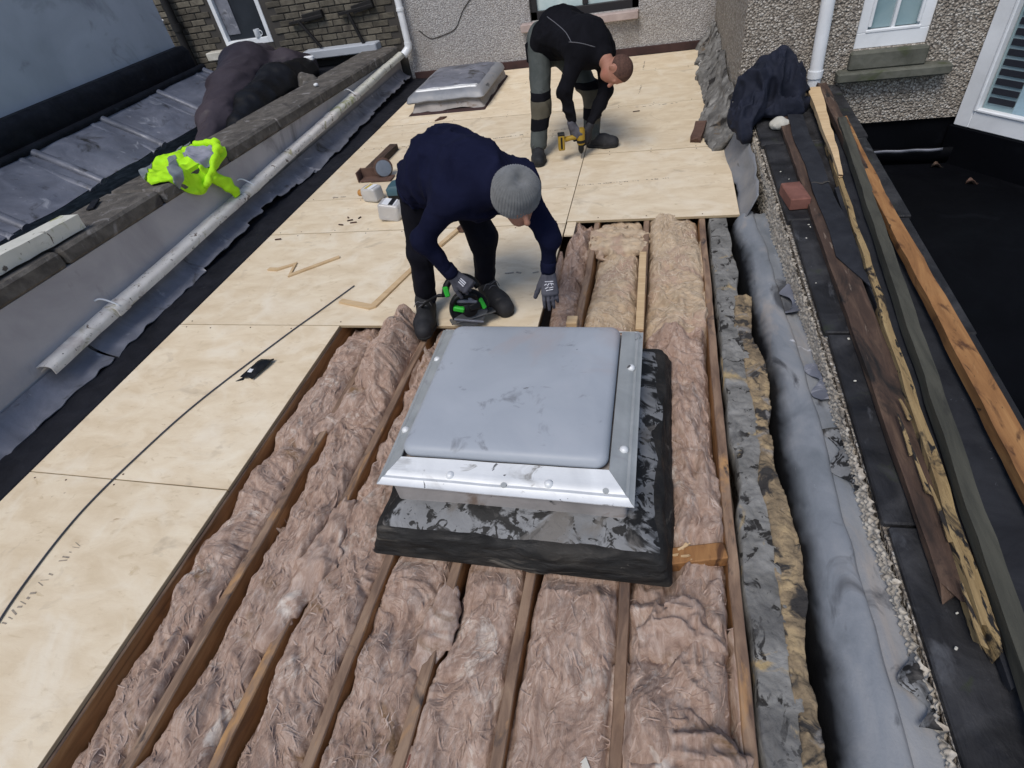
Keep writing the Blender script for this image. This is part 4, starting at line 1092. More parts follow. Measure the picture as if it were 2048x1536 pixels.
# broken upstand at the far right of the deck
u, v = np.meshgrid(np.linspace(0, 1, 260), np.linspace(0, 1, 26), indexing='ij')
Y = 4.78 + 3.2 * u
qy = np.stack([Y, 0 * Y, 0 * Y], -1)
pf = spline([(.385, .006, 0), (.415, .045, 0), (.455, .085, 0), (.495, .12, 0), (.53, .19, 0), (.560, .27, 0), (.592, .30, 0)], 26)
fade = np.clip((Y - 4.78) / .5, .15, 1)
X = pf[None, :, 0] + (.045 * fbm(qy, 2.2, 3, 95) + .02 * np.round(vnoise(qy, 4.5, 99))) * (1 - v) ** .7 + .06 * (1 - fade) * (1 - v)
Z = pf[None, :, 1] * (.45 + .55 * fade) * (1 + .25 * fbm(qy, 3, 2, 98) * v) + .008
P = np.stack([X, Y, Z], -1)
P += (fbm(P, 9, 3, 96) * .030 + vnoise(P, 34, 97) * .012)[..., None] * np.array([-.7, 0, .7])
P[..., 2] = np.maximum(P[..., 2], .004)
tag(new('broken_upstand', sheet(P[:, ::-1], .05, True), M_UPSTAND, smooth=True), 'crumbling mottled felt fillet along the far right edge of the deck', 'flashing')
u, v = np.meshgrid(np.linspace(0, 1, 60), np.linspace(0, 1, 10), indexing='ij')
Y = 3.55 + 1.5 * u; P = np.stack([.535 + .10 * v + .02 * np.sin(Y * 5), Y, .0 + .22 * v ** 1.3 - .03 * (1 - u)], -1)
P += fbm(P, 7, 2, 97)[..., None] * .02
tag(new('lead_soaker', sheet(P[:, ::-1], .006), M_LEADROLL, smooth=True), 'grey lead sheet sweeping up from the right plywood corner to the pebbledash', 'flashing')
tag(new('rust_post', rough_beam((.30, 4.97, .01), (.36, 5.25, .06), .09, .06, 7, .008, 8, (.03, .02)), M_RUST), 'rusty brown stump at the far right edge of the deck', 'debris')
# ================================================================== PLYWOOD DECK
boards = [
 (-3.07, -1.872, -.03, 1.188, 'pale plywood board at the bottom left corner of the deck'),
 (-3.07, -1.872, 1.192, 2.428, 'pale plywood board carrying the black wrapper, left of the exposed joists'),
 (-3.07, -.625, 2.432, 3.638, 'wide plywood board under the boots of the man in the beanie'),
 (-3.07, -.625, 3.642, 4.248, 'narrow plywood board under the translucent jug'),
 (-3.07, -.625, 4.252, 5.428, 'wide plywood board under the rusty timber and metal bracket'),
 (-3.07, -.625, 5.432, 6.118, 'plywood strip just in front of the small far skylight'),
 (-3.07, -.625, 6.122, 7.298, 'plywood board under the small far skylight'),
 (-3.07, -.625, 7.302, 7.99, 'plywood strip against the pale back wall, left part'),
 (-.621, .545, 3.672, 4.888, 'right-hand plywood board whose front edge overhangs the pale insulation'),
 (-.621, .53, 4.892, 6.098, 'plywood board under the right boot of the man with the drill'),
 (-.621, .44, 6.102, 7.298, 'far right plywood board beside the crumbling upstand'),
 (-.621, .44, 7.302, 7.99, 'plywood strip against the back wall below the dark window'),
]
for i, (x0, x1, y0, y1, lab) in enumerate(boards):
    dz = -.0005 * (i % 3)
    V, F = cbox(((x0 + x1) / 2, (y0 + y1) / 2, -.009 + dz), (x1 - x0, y1 - y0, .018), b=.0015)
    mi = [1] * len(F); mi[4] = 0; mi[5] = 0
    a = random.uniform(-.0012, .0012); c = V.mean(0)
    dx, dy = V[:, 0] - c[0], V[:, 1] - c[1]
    V[:, 0], V[:, 1] = c[0] + dx - a * dy, c[1] + dy + a * dx
    bo = new('plywood_board', (V, F), [M_PLY, M_PLYEDGE], mi=mi)
    tag(bo, lab, 'plywood', 'plywood deck boards')
    rg = np.random.default_rng(500 + i)
    # printed ink rows along some edges
    runs = {8: [(-.60, 4.27, .10, 4.31, 34)], 5: [(-1.62, 5.46, -.72, 5.60, 40), (-2.9, 5.445, -2.2, 5.45, 10)], 9: [(-.24, 6.03, .2, 6.06, 10)], 0: [(-2.46, .40, -2.42, .86, 22)], 2: [(-1.2, 2.99, -.7, 3.0, 10)], 4: [(-2.95, 4.30, -2.6, 4.30, 5)], 11: [(-.20, 7.35, -.19, 7.7, 14)], 10: [(-.215, 6.45, -.2, 6.75, 12)]}.get(i, [])
    if runs:
        parts = []
        for (ax, ay, bx, by, n) in runs:
            d, s, u = frame((bx - ax, by - ay, 0))
            L_ = math.hypot(bx - ax, by - ay)
            for k in range(n):
                if rg.random() < .2: continue
                t = (k + .5 * rg.random()) / n
                p = np.array([ax + (bx - ax) * t, ay + (by - ay) * t, .0012])
                w_ = L_ / n * rg.uniform(.15, .9) * (.5 if i == 0 else 1)
                hgt = rg.uniform(.005, .016) * (2.6 if i == 0 else 1)
                sk_ = rg.uniform(-.35, .35); d2 = d * math.cos(sk_) + s * math.sin(sk_); s2 = np.cross(u, d2)
                parts.append(cbox(p + s * rg.uniform(-.004, .004), (w_, hgt, .0012), np.array([d2, s2, u]), b=.0003))
        pk = new('print_row', join(*parts), M_MUCK, bo)
        pk['kind'] = 'stuff'
    # nail heads
    pts = []
    for y in (y0 + .03, y1 - .03):
        for jx in JX + [-2.2, -2.5, -2.8, -3.0]:
            if x0 + .03 < jx < x1 - .03 and rg.random() < .8: pts.append(lathe([(.0045, 0), (.0045, .0018)], (jx + rg.uniform(-.006, .006), y + rg.uniform(-.006, .006), .0002), n=7))
    if pts:
        nl_ = new('nail_heads', join(*pts), M_RUST, bo); nl_['kind'] = 'stuff'
tag(new('packing_strip', cbox((-.585, 3.575, -.012), (.066, .19, .012), b=.001), M_PLY), 'small plywood packing strip at the inner corner of the deck', 'offcut')

# offcuts lying on the deck
V, F = prism([(-2.775, 3.085), (-2.69, 3.075), (-2.585, 3.145), (-2.545, 2.985), (-2.245, 3.235), (-2.262, 3.262), (-2.54, 3.03), (-2.572, 3.18), (-2.695, 3.11), (-2.77, 3.115)], .001, .011)
tag(new('plywood_offcut', (V, F), M_LATH), 'thin bent strip of plywood offcut on the left of the deck', 'offcut', 'plywood offcuts')
V, F = prism([(-1.985, 2.665), (-1.74, 2.592), (-1.70, 2.615), (-1.585, 3.075), (-1.62, 3.085), (-1.742, 2.64), (-1.975, 2.70)], .001, .013)
tag(new('plywood_offcut', (V, F), M_LATH), 'L shaped plywood offcut behind the left leg of the man in the beanie', 'offcut', 'plywood offcuts')
tag(new('lath', rough_beam((-1.50, 3.36, .010), (-1.36, 3.77, .012), .035, .016, 8, .001, 8), M_LATH), 'pale wooden lath between the legs of the man in the beanie', 'lath')
tag(new('hammer_handle', rough_beam((-1.395, 3.55, .024), (-1.32, 3.83, .028), .045, .035, 9, .003, 8, (.01, .01)), M_RUST), 'reddish brown wooden stub lying beside the pale lath', 'timber')
for k, (x, y, a, l) in enumerate(((-2.43, 3.83, .3, .05), (-2.47, 3.88, 2.2, .03), (-2.36, 3.87, 1.2, .035), (-2.38, 3.79, .1, .06), (-2.48, 3.76, 2.9, .05), (-2.63, 5.04, .6, .06), (-.22, 5.9, .1, .07), (-2.95, 3.55, .1, .06))):
    d = np.array([math.cos(a), math.sin(a), 0]) * l / 2
    tag(new('wood_chip', rough_beam(np.array([x, y, .005]) - d, np.array([x, y, .006]) + d, .012, .006, 20 + k, .002, 4, (.008, .008)), M_RUST if k % 2 else M_OLDWOOD), 'tiny dark wood chip lying loose on the plywood', 'chip', 'wood chips scattered on the deck')
V, F = prism([(-2.42, 6.14), (-2.33, 6.19), (-2.31, 6.26), (-2.38, 6.235)], .001, [.012, .03, .012, .02])
tag(new('brown_chip', (V, F), M_RUST), 'dark brown triangular chip in front of the small far skylight', 'chip')

# cable from the saw across the deck
cp = spline([(-1.962, 2.862, .006), (-2.08, 2.58, .006), (-2.20, 2.30, .006), (-2.41, 1.74, .006), (-2.50, 1.35, .006), (-2.545, 1.0, .006), (-2.52, .68, .006), (-2.46, .42, .006), (-2.33, .05, .006), (-2.2, -.3, .006)], 150)
tag(new('power_cable', tube(cp, .0038, 8), M_CABLE, smooth=True), 'dark grey power cable curving across the left plywood boards', 'cable')
# black wrapper with sticker
r = root('black_wrapper', (-2.215, 2.01, 0), 'crumpled black plastic wrapper with a white sticker beside the cable', 'wrapper')
u, v = np.meshgrid(np.linspace(0, 1, 22), np.linspace(0, 1, 12), indexing='ij')
P = np.stack([-2.262 + .085 * v + .045 * u, 1.925 + .165 * u - .01 * v, .014 + .018 * np.sin(math.pi * v) * np.sin(math.pi * u)], -1)
P += fbm(P, 24, 2, 15)[..., None] * .010
P[..., 2] = np.maximum(P[..., 2], .006)
new('body', sheet(P, .006), M_BLACKTOOL, r, smooth=True, angle=40)
new('sticker', cbox((-2.207, 1.962, .0345), (.026, .028, .004), b=.0005), M_WHITE, r)
new('flap', prism([(-2.285, 1.90), (-2.245, 1.915), (-2.25, 1.94)], .003, .006), M_BLACKTOOL, r)

# ================================================================== BIG SKYLIGHT
def rrect(x0, x1, y0, y1, rd, z, n=8, per=14):
    P = []
    cs = [((x1 - rd, y0 + rd), -90), ((x1 - rd, y1 - rd), 0), ((x0 + rd, y1 - rd), 90), ((x0 + rd, y0 + rd), 180)]
    arcs = []
    for (cx_, cy_), a0_ in cs:
        arcs.append([(cx_ + rd * math.cos(math.radians(a0_ + 90 * k / n)), cy_ + rd * math.sin(math.radians(a0_ + 90 * k / n)), z) for k in range(n + 1)])
    for i in range(4):
        P += arcs[i]
        a, b = np.array(arcs[i][-1]), np.array(arcs[(i + 1) % 4][0])
        P += [tuple(a + (b - a) * (k + 1) / (per + 1)) for k in range(per)]
    return np.array(P)
def loft(loops, cap=True, bottom=False):
    n = len(loops[0]); V = np.vstack(loops); F = []
    for i in range(len(loops) - 1):
        for k in range(n):
            k2 = (k + 1) % n
            F.append((i * n + k, i * n + k2, (i + 1) * n + k2, (i + 1) * n + k))
    if cap: F.append(tuple((len(loops) - 1) * n + k for k in range(n)))
    if bottom: F.append(tuple(range(n))[::-1])
    return V, F
def rotz(V, c, a):
    V = np.array(V); x, y = V[:, 0] - c[0], V[:, 1] - c[1]
    V[:, 0] = c[0] + x * math.cos(a) - y * math.sin(a); V[:, 1] = c[1] + x * math.sin(a) + y * math.cos(a)
    return V
r = root('roof_skylight', (-.49, 1.58, -.02), 'large grey domed skylight with aluminium rim on a tarred kerb', 'skylight')
sk = []
for t in np.linspace(0, 1, 15):                                    # tarred skirt
    e = t ** .8
    o_ = np.interp(t, [0, .12, .5, .75, .88, 1], [0, .002, .022, .034, .046, .080]); zz_ = np.interp(t, [0, .12, .5, .75, .88, 1], [-.0185, .008, .058, .086, .094, .097])
    sk.append(rrect(-1.055 + o_ * .9, .098 - o_ * 1.1, .975 + o_, 2.17 - o_ * .7, .02 + .02 * t, zz_, 4, 40))
V, F = loft(sk, cap=True)
nrm = V - np.array([-.48, 1.57, .02]); nrm[:, 2] *= .3; nrm /= np.linalg.norm(nrm, axis=1, keepdims=True)
V += nrm * (.020 * fbm(V, 6, 3, 41) + .008 * vnoise(V * np.array([.5, .5, 2.5]), 26, 42) + .004 * vnoise(V, 60, 43))[:, None] * ((V[:, 2] > -.015)[:, None])
new('tarred_skirt', (V, F), M_BITUMEN, r, smooth=True, angle=50)
sk = []
for t in np.linspace(0, 1, 6):                                    # silver painted upper slope
    sk.append(rrect(-1.012 + .056 * t, .048 - .11 * t, 1.022 + .105 * t, 2.13 - .06 * t, .02, .090 + .045 * t - .004 * (t == 0), 4, 26))
V, F = loft(sk, cap=True)
V += vnoise(V, 18, 44)[:, None] * .007 + vnoise(V, 7, 45)[:, None] * .006
new('painted_slope', (V, F), M_SILVERBIT, r, smooth=True, angle=50)
V, F = loft([rrect(-.958, -.066, 1.138, 2.06, .02, z, 4, 10) for z in (.10, .135, .17, .20, .226)])
new('kerb', (V, F), M_KERB, r, smooth=True, angle=50)
O = {'fl': (-1.012, 1.128, .232), 'fr': (-.040, 1.118, .232), 'br': (-.040, 2.085, .232), 'bl': (-1.028, 2.085, .232)}
I = {'fl': (-.945, 1.248, .258), 'fr': (-.135, 1.252, .258), 'br': (-.135, 2.055, .258), 'bl': (-.955, 2.055, .258)}
fr = new('rim', loft([rrect(-.985, -.06, 1.15, 2.07, .01, .226, 2, 4), rrect(-.985, -.06, 1.15, 2.07, .01, .231, 2, 4)], bottom=True), M_KERB, r)
for a, b, mt in (('fl', 'fr', M_ALUWHITE), ('fr', 'br', M_ALU), ('br', 'bl', M_ALU), ('bl', 'fl', M_ALU)):  # one frame: front flange lighter, others darker, light put into the colour
    o0, o1, i0, i1 = map(np.array, (O[a], O[b], I[a], I[b]))
    P = np.array([[o0 + (o1 - o0) * t + ((i0 + (i1 - i0) * t) - (o0 + (o1 - o0) * t)) * s for s in np.linspace(0, 1, 10)] for t in np.linspace(0, 1, 40)])
    P[..., 2] += .0035 * (np.sin(np.linspace(0, 1, 10) * 34)[None] * (np.linspace(0, 1, 10) < .45)[None]) + .003 * vnoise(P, 7, 46)
    new('rim_flange', sheet(P[:, ::-1], .005), mt, fr, smooth=True, angle=40)
sk = []
for zz, ins in ((.256, 0), (.262, -.002), (.272, -.002), (.282, .0), (.291, .006), (.297, .014), (.301, .026)):
    sk.append(rrect(-.945 + ins, -.142 - ins, 1.258 + ins, 2.058 - ins, .045 - ins * .6, zz, 8, 22))
top = sk[-1]; c = top.mean(0)
for t in np.linspace(.9, .08, 9):
    q = c + (top - c) * t; q[:, 2] = .301 + .014 * (1 - t ** 2.4); sk.append(q)
V, F = loft(sk)
new('dome', (V, F), M_DOME, r, smooth=True, angle=60)
for (x, y, z) in ((-.725, 1.185, .249), (-.345, 1.18, .249), (-.088, 1.36, .251), (-.083, 1.82, .251), (-.985, 1.40, .247), (-.985, 1.85, .247), (-.66, 2.075, .247), (-.3, 2.075, .247)):
    new('bolt', lathe([(.017, 0), (.0165, .006), (.012, .012), (.006, .015)], (x, y, z - .002), (0, -.15, 1), 14), M_ALUWHITE, fr, smooth=True, angle=60)
for (x, y, l) in ((-.51, 1.16, .012), (-.14, 1.17, .012)):
    new('screw', lathe([(.011, 0), (.011, .006)], (x, y, .245), (0, -.2, 1), 10), M_ALU, fr)

# ================================================================== SMALL FAR SKYLIGHT
r = root('roof_skylight', (-2.42, 6.95, 0), 'small weathered lead clad skylight against the pale back wall', 'skylight')
def wob(VF, amp, sc, sd_): return VF[0] + fbm(VF[0], sc, 2, sd_)[:, None] * amp, VF[1]
new('base_flange', loft([rrect(-2.83, -1.90, 6.40, 7.70, .01, .002, 2, 12), rrect(-2.81, -1.92, 6.43, 7.70, .01, .014, 2, 12)], bottom=True), M_MAROON, r)
new('kerb', wob(loft([rrect(-2.80 + .05 * t, -1.92 - .07 * t, 6.46 + .07 * t, 7.70, .02, .012 + .13 * t, 3, 14) for t in np.linspace(0, 1, 6)]), .025, 8, 3), M_KERB, r, smooth=True, angle=50)
new('rim', wob(loft([rrect(-2.83, -1.91, 6.46, 7.60, .03, .115, 3, 14), rrect(-2.84, -1.90, 6.45, 7.61, .03, .13, 3, 14), rrect(-2.82, -1.92, 6.47, 7.60, .03, .175, 3, 14), rrect(-2.76, -1.98, 6.55, 7.56, .04, .205, 3, 14)], bottom=True), .010, 7, 4), M_LEADROLL, r, smooth=True, angle=50)
new('ridge_strip', wob(loft([rrect(-2.75, -2.0, 6.56, 6.66, .01, .202, 2, 14), rrect(-2.74, -2.01, 6.57, 6.65, .01, .218, 2, 14)]), .006, 9, 5), M_ALUWHITE, r)
new('top_sheet', wob(loft([rrect(-2.75, -2.0, 6.64, 7.55, .05, .204, 3, 14), rrect(-2.71, -2.04, 6.68, 7.51, .07, .228, 3, 14), rrect(-2.57, -2.18, 6.8, 7.4, .1, .24, 3, 14)]), .008, 6, 6), M_LEAD, r, smooth=True, angle=60)

# ================================================================== LITTER ON THE DECK
r = root('rusty_timber', (-2.62, 5.05, 0), 'short weathered brown timber with a rusty metal bracket on its end', 'timber')
new('timber', rough_beam((-2.635, 4.74, .032), (-2.605, 5.36, .032), .085, .06, 12, .003, 12), M_OLDWOOD, r)
new('bracket', join(cbox((-2.60, 4.68, .05), (.16, .012, .095), b=.002), cbox((-2.53, 4.64, .012), (.26, .12, .014), b=.002), cbox((-2.675, 4.64, .05), (.012, .12, .09), b=.002)), M_RUST, r)
r = root('tape_roll', (-2.45, 4.68, 0), 'round grey coil standing in a rusty holder by the brown timber', 'coil')
new('coil', lathe([(.03, -.02), (.072, -.02), (.074, -.012), (.074, .012), (.070, .018), (.035, .02)], (-2.44, 4.68, .082), (.45, -.75, .35), 26), M_STEEL, r, smooth=True, angle=40)
new('holder', join(lathe([(.082, -.03), (.088, -.026), (.088, -.014), (.05, -.014)], (-2.44, 4.68, .09), (.45, -.75, .35), 20), cbox((-2.45, 4.63, .010), (.2, .12, .012), b=.002)), M_RUST, r, smooth=True, angle=40)
# bottles: square bodies with shoulders, caps and labels
def bottle(name, c, d, L_, w_, capm, label_, pos):
    d, s, u = frame(d)
    A = np.array([s, u, d])
    r = root(name, (c[0], c[1], 0), pos, 'bottle', 'plastic bottles on the deck')
    q = Sdf(); q.box(np.array(c), A, (w_ / 2, w_ / 2, L_ / 2), .018); q.cone(np.array(c) + d * L_ * .42, np.array(c) + d * L_ * .72, w_ * .42, .024, .03)
    new('body', q.mesh(.006), M_PLASTIC, r, smooth=True)
    new('cap', lathe([(.026, 0), (.028, .004), (.028, .036), (.024, .04)], np.array(c) + d * L_ * .72, d, 18), capm, r, smooth=True, angle=40)
    lb = new('label', cbox(np.array(c) + u * (w_ / 2 + .0015), (w_ * .8, .002, L_ * .6), np.array([s, u, d]), b=.0004), M_WHITE, r)
    new('label_stripe', cbox(np.array(c) + u * (w_ / 2 + .0032) + d * L_ * .12, (w_ * .8, .0015, L_ * .22), np.array([s, u, d]), b=.0003), label_, lb)
    if label_ is M_LABELYEL:
        sb = new('side_label', cbox(np.array(c) + s * (w_ / 2 + .0015), (.002, w_ * .7, L_ * .6), np.array([s, u, d]), b=.0004), M_LABELYEL, r)
    return r
bottle('plastic_bottle', (-2.36, 4.20, .062), (-.88, .28, -.06), .16, .115, M_ORANGECAP, M_LABELYEL, 'clear square plastic bottle with an amber cap lying on its side')
bottle('plastic_bottle', (-2.05, 3.845, .07), (.92, .02, -.16), .17, .135, M_BLACKTOOL, M_BLACKTOOL, 'translucent plastic jug lying beside the leg of the man in the beanie')
r = root('tool_case', (-2.13, 4.22, 0), 'small teal plastic tool case behind the man in the beanie', 'tool case')
new('lid', loft([rrect(-2.21, -1.98, 4.14, 4.32, .03, z, 4, 3) if k < 2 else rrect(-2.19, -2.0, 4.16, 4.30, .03, z, 4, 3) for k, z in enumerate((.055, .10, .125))]), M_TEAL, r, smooth=True, angle=40)
new('case', loft([rrect(-2.205, -1.985, 4.145, 4.315, .03, .001, 4, 3), rrect(-2.21, -1.98, 4.14, 4.32, .03, .054, 4, 3)]), M_BLACKTOOL, r, smooth=True, angle=40)
new('latch', cbox((-2.06, 4.135, .055), (.035, .012, .04)), M_ORANGECAP, r)

# ================================================================== PLANKS ON THE RIGHT PARAPET
def zt_(y, o=0): return zp(y) + .012 + o
def plank(label, p0, p1, w_, h_, mt, off=0, name='old_plank', cat='plank', group='old planks piled on the parapet', **kw):
    P0 = (p0[0], p0[1], zt_(p0[1], off + h_ / 2)); P1 = (p1[0], p1[1], zt_(p1[1], off + h_ / 2))
    o = new(name, rough_beam(P0, P1, w_, h_, kw.pop('seed', 1), kw.pop('amp', .004), 40, **kw), mt)
    return tag(o, label, cat, group)
a = plank('brown plank with black felt on its far half, nearest the dashed parapet face', (.875, 4.60), (.908, .92), .112, .03, M_OLDWOOD, .0, seed=21, jag=(.02, .12))
u, v = np.meshgrid(np.linspace(0, 1, 90), np.linspace(0, 1, 9), indexing='ij')
yy = 4.66 - (4.66 - 2.38) * u
end = .30 * (1 - v) * (u > .0)
Yf = 4.66 - (2.26 - .28 * (1 - v)) * u
P = np.stack([.868 + .100 * v + .006 * (4.66 - Yf) + .006 * np.sin(Yf * 9), Yf, zt_(Yf, .040) + .004 * np.sin(Yf * 6 + v * 3)], -1)
P += vnoise(P, 12, 77)[..., None] * .003
new('felt_sheet', sheet(P, .005), M_FELTBLUE, a, smooth=True, angle=50)
P = np.array([[(.868 + .100 * v + .006 * (4.66 - y), y + .012 * math.sin(v * 9), zt_(y, .0455)) for v in np.linspace(0, 1, 8)] for y in (3.41, 3.425)])
new('felt_crack', sheet(P[::-1], .002), M_MORTARJOINT, a)
plank('long thin yellow split timber, broken at its near end', (1.068, 4.3), (.918, .78), .032, .055, M_SPLITWOOD, .0, seed=22, jag=(.05, .2), amp=.007, taper=(.6, 1.15))
plank('bright freshly split yellow timber at the far end of the pile', (1.095, 4.78), (1.035, 3.42), .085, .05, M_LATH, .034, seed=23, jag=(.03, .3), amp=.006, taper=(1.0, .25))
plank('dark felt backed board under the yellow split timber', (1.03, 3.4), (.965, .70), .07, .03, M_FELTBLUE, .0, seed=27, jag=(.03, .05))
plank('grey green weathered plank beside the yellow split timber', (1.168, 4.2), (.945, .45), .048, .05, M_GREYWOOD, .045, seed=24, jag=(.02, .03))
plank('black felt covered board between the grey green and orange planks', (1.15, 4.1), (1.06, .4), .15, .025, M_FELTBLUE, .0, seed=25)
plank('orange brown timber lying outermost on the parapet', (1.152, 3.46), (1.195, .75), .088, .05, M_ORANGEWOOD, .055, seed=26, jag=(.02, 0), taper=(.6, 1.05))
plank('dark brown plank end pointing at the white downpipe', (1.165, 4.9), (1.150, 3.3), .06, .04, M_OLDWOOD, .034, seed=28, jag=(.05, .02))
plank('narrow ochre plank edge behind the orange timber', (1.215, 4.35), (1.205, 3.1), .045, .035, M_ORANGEWOOD, .0, seed=29, jag=(.02, .02))
for k in range(6):
    x, y = .915 + random.uniform(-.03, .02), .80 + .16 * k
    tag(new('split_sliver', rough_beam((x, y, zt_(y, .052)), (x + random.uniform(-.02, .03), y + random.uniform(.12, .22), zt_(y, .066)), .016, .007, 90 + k, .002, 6, (.03, .03), (1, .4)), M_SPLITWOOD), 'pale yellow sliver on the broken near end of the split timber', 'sliver', 'slivers on the split timber')
tag(new('loose_brick', rotz(cbox((.755, 3.31, zp(3.31) + .036), (.105, .225, .068), b=.006)[0], (.755, 3.31), .10) if False else (rotz(cbox((.775, 3.31, zp(3.31) + .040), (.108, .225, .068), b=.006)[0], (.775, 3.31), .12), cbox((0, 0, 0), (.1, .2, .07))[1]), M_REDBRICK), 'loose red brick lying on the dark parapet top', 'brick')
q = Sdf(); q.ell((.815, 4.33, zp(4.33) + .04), np.eye(3), (.07, .06, .045)); q.disp.append(lambda P: .02 * fbm(P, 16, 2, 35))
tag(new('pale_stone', q.mesh(.006), M_STONE, smooth=True, angle=40), 'pale lump of stone beside the navy coat on the parapet', 'stone')
rg = np.random.default_rng(17)
for k in range(16):
    y = rg.uniform(.8, 4.2); x = xw(y) + rg.uniform(.03, .16)
    q = cbox((x, y, zp(y) + .010), (rg.uniform(.005, .011), rg.uniform(.005, .014), .006), b=.002)
    tag(new('grit', (rotz(q[0], (x, y), rg.uniform(0, 3)), q[1]), M_STONE), 'pale grit crumb on the dark parapet top', 'grit', 'grit crumbs on the parapet')
for (x, y, lab) in ((2.15, 4.92, 'small brown leaf by the foot of the bay window'), (2.28, 4.60, 'rust brown leaf on the black roof in front of the bay window')):
    u, v = np.meshgrid(np.linspace(0, 1, 9), np.linspace(0, 1, 7), indexing='ij')
    P = np.stack([x + .08 * (u - .5), y + .06 * (v - .5) * np.sin(math.pi * (u * .9 + .05)), -.29 + .02 * np.sin(u * 5) + .012 * np.cos(v * 7)], -1)
    tag(new('dead_leaf', sheet(P, .002), M_OLDWOOD if x < 2.2 else M_RUST, smooth=True), lab, 'leaf')

# navy coat heap on the parapet
q = Sdf()
zc_ = zp(4.6)
q.chain([(.60, 4.50, zc_ + .05), (.68, 4.60, zc_ + .20), (.76, 4.66, zc_ + .30), (.86, 4.66, zc_ + .20), (.97, 4.60, zc_ + .06)], [.07, .10, .08, .09, .05], .09)
q.cone((.66, 4.48, zc_ + .06), (.90, 4.50, zc_ + .07), .08, .07, .09)
q.cone((.585, 4.42, zc_ + .02), (.60, 4.36, zc_ - .05), .05, .035, .05)
q.disp.append(lambda P: .042 * (1 - 2 * np.abs(vnoise(P * np.array([1, 1, .55]) + .05 * fbm(P, 6, 1, 34)[:, None], 8, 36))) - .012 + .018 * (1 - 2 * np.abs(vnoise(P * np.array([1.3, 1, .5]), 19, 37))))
q.clip.append(lambda P: np.where(P[:, 0] > .66, zp(4.5) + .002 - P[:, 2], -1))
tag(new('navy_coat', q.mesh(.008), M_NAVYCOAT, smooth=True), 'crumpled dark navy coat heaped on the parapet by the white downpipe', 'coat')

# ================================================================== LEFT: HI-VIS JACKET, BEAM, TARPAULIN
def inside(poly, X, Y):
    c = np.zeros(X.shape, bool); n = len(poly)
    for i in range(n):
        (xa, ya), (xb, yb) = poly[i], poly[(i + 1) % n]
        t = ((ya > Y) != (yb > Y)) & (X < (xb - xa) * (Y - ya) / (yb - ya + 1e-12) + xa)
        c ^= t
    return c
r = root('hi_vis_jacket', (-3.65, 3.7, .5), 'bright yellow hi-vis jacket with grey reflective bands thrown over the coping', 'jacket')
def poly_near(poly, X, Y):
    bd = np.full(X.shape, 9.0); bx = X.copy(); by = Y.copy(); n = len(poly)
    for i in range(n):
        (xa, ya), (xb, yb) = poly[i], poly[(i + 1) % n]
        t = np.clip(((X - xa) * (xb - xa) + (Y - ya) * (yb - ya)) / ((xb - xa) ** 2 + (yb - ya) ** 2 + 1e-12), 0, 1)
        qx, qy = xa + t * (xb - xa), ya + t * (yb - ya); d = np.hypot(X - qx, Y - qy)
        mk = d < bd; bd = np.where(mk, d, bd); bx = np.where(mk, qx, bx); by = np.where(mk, qy, by)
    return bd, bx, by
def smooth_poly(pts, n=8):
    P = np.array([(*p, 0) for p in pts] + [(*pts[0], 0), (*pts[1], 0)])
    return [(p[0], p[1]) for p in spline(P, n * len(pts) + n)][:n * len(pts)]
def cloth(name, pts, off, mt, parent, h=.009, th=.010, sm=True):
    """garment panel in unrolled coordinates: s<0 lies on the coping, s>0 hangs down its face"""
    poly = smooth_poly(pts, 6) if sm else pts
    A_ = np.array(poly); lo, hi = A_.min(0) - h, A_.max(0) + h
    S, Y = np.meshgrid(np.arange(lo[0], hi[0] + h, h), np.arange(lo[1], hi[1] + h, h), indexing='ij')
    ins = inside(poly, S, Y)
    bd, qx, qy = poly_near(poly, S, Y)
    S = np.where(ins, S, qx); Y = np.where(ins, Y, qy)
    cellin = (ins[:-1, :-1].astype(int) + ins[1:, :-1] + ins[1:, 1:] + ins[:-1, 1:]) >= 1
    edge = np.where(ins, np.clip(bd / .03, 0, 1), 0)
    Q = np.stack([S, Y, 0 * S], -1)
    fold = .030 * fbm(Q, 6, 2, 131) + .035 * (1 - 2 * np.abs(vnoise(Q * np.array([1.3, .8, 1]), 8, 133))) * .6 + .010 * vnoise(Q, 26, 135)
    out = .018 + np.maximum(fold, -.008) * (.35 + .65 * (edge if sm and mt is M_HIVIS else 1)) + off
    ang = np.clip(S / .06, -.5, .5) + .5                                       # 0 on top, 1 on the face
    a_ = ang * math.pi / 2
    nx_, nz_ = np.sin(a_), np.cos(a_)
    X = np.where(S < 0, -3.445 + S, -3.445) + nx_ * out
    Zs = zc(Y) + .114 - np.where(S > 0, S, 0) + nz_ * out - np.clip(-.46 - S, 0, 1) * .9
    P = np.stack([X, Y, Zs], -1)
    N_ = np.stack([nx_, 0 * nx_, nz_], -1)
    idx = np.arange(S.size).reshape(S.shape)
    F1 = np.stack([idx[:-1, :-1], idx[1:, :-1], idx[1:, 1:], idx[:-1, 1:]], -1)[cellin]
    n = S.size
    E_ = {}
    for f in F1:
        for a, b in zip(f, np.roll(f, -1)): E_[(a, b)] = 1
    rim = [(b, a, a + n, b + n) for (a, b) in E_ if (b, a) not in E_]
    V = np.vstack([P.reshape(-1, 3), (P - N_ * th).reshape(-1, 3)])
    F = np.vstack([F1, F1[:, ::-1] + n, np.array(rim)])
    used = np.unique(F); mp = np.full(2 * n, -1); mp[used] = np.arange(len(used))
    return new(name, (V[used], mp[F]), mt, parent, smooth=True, angle=70)
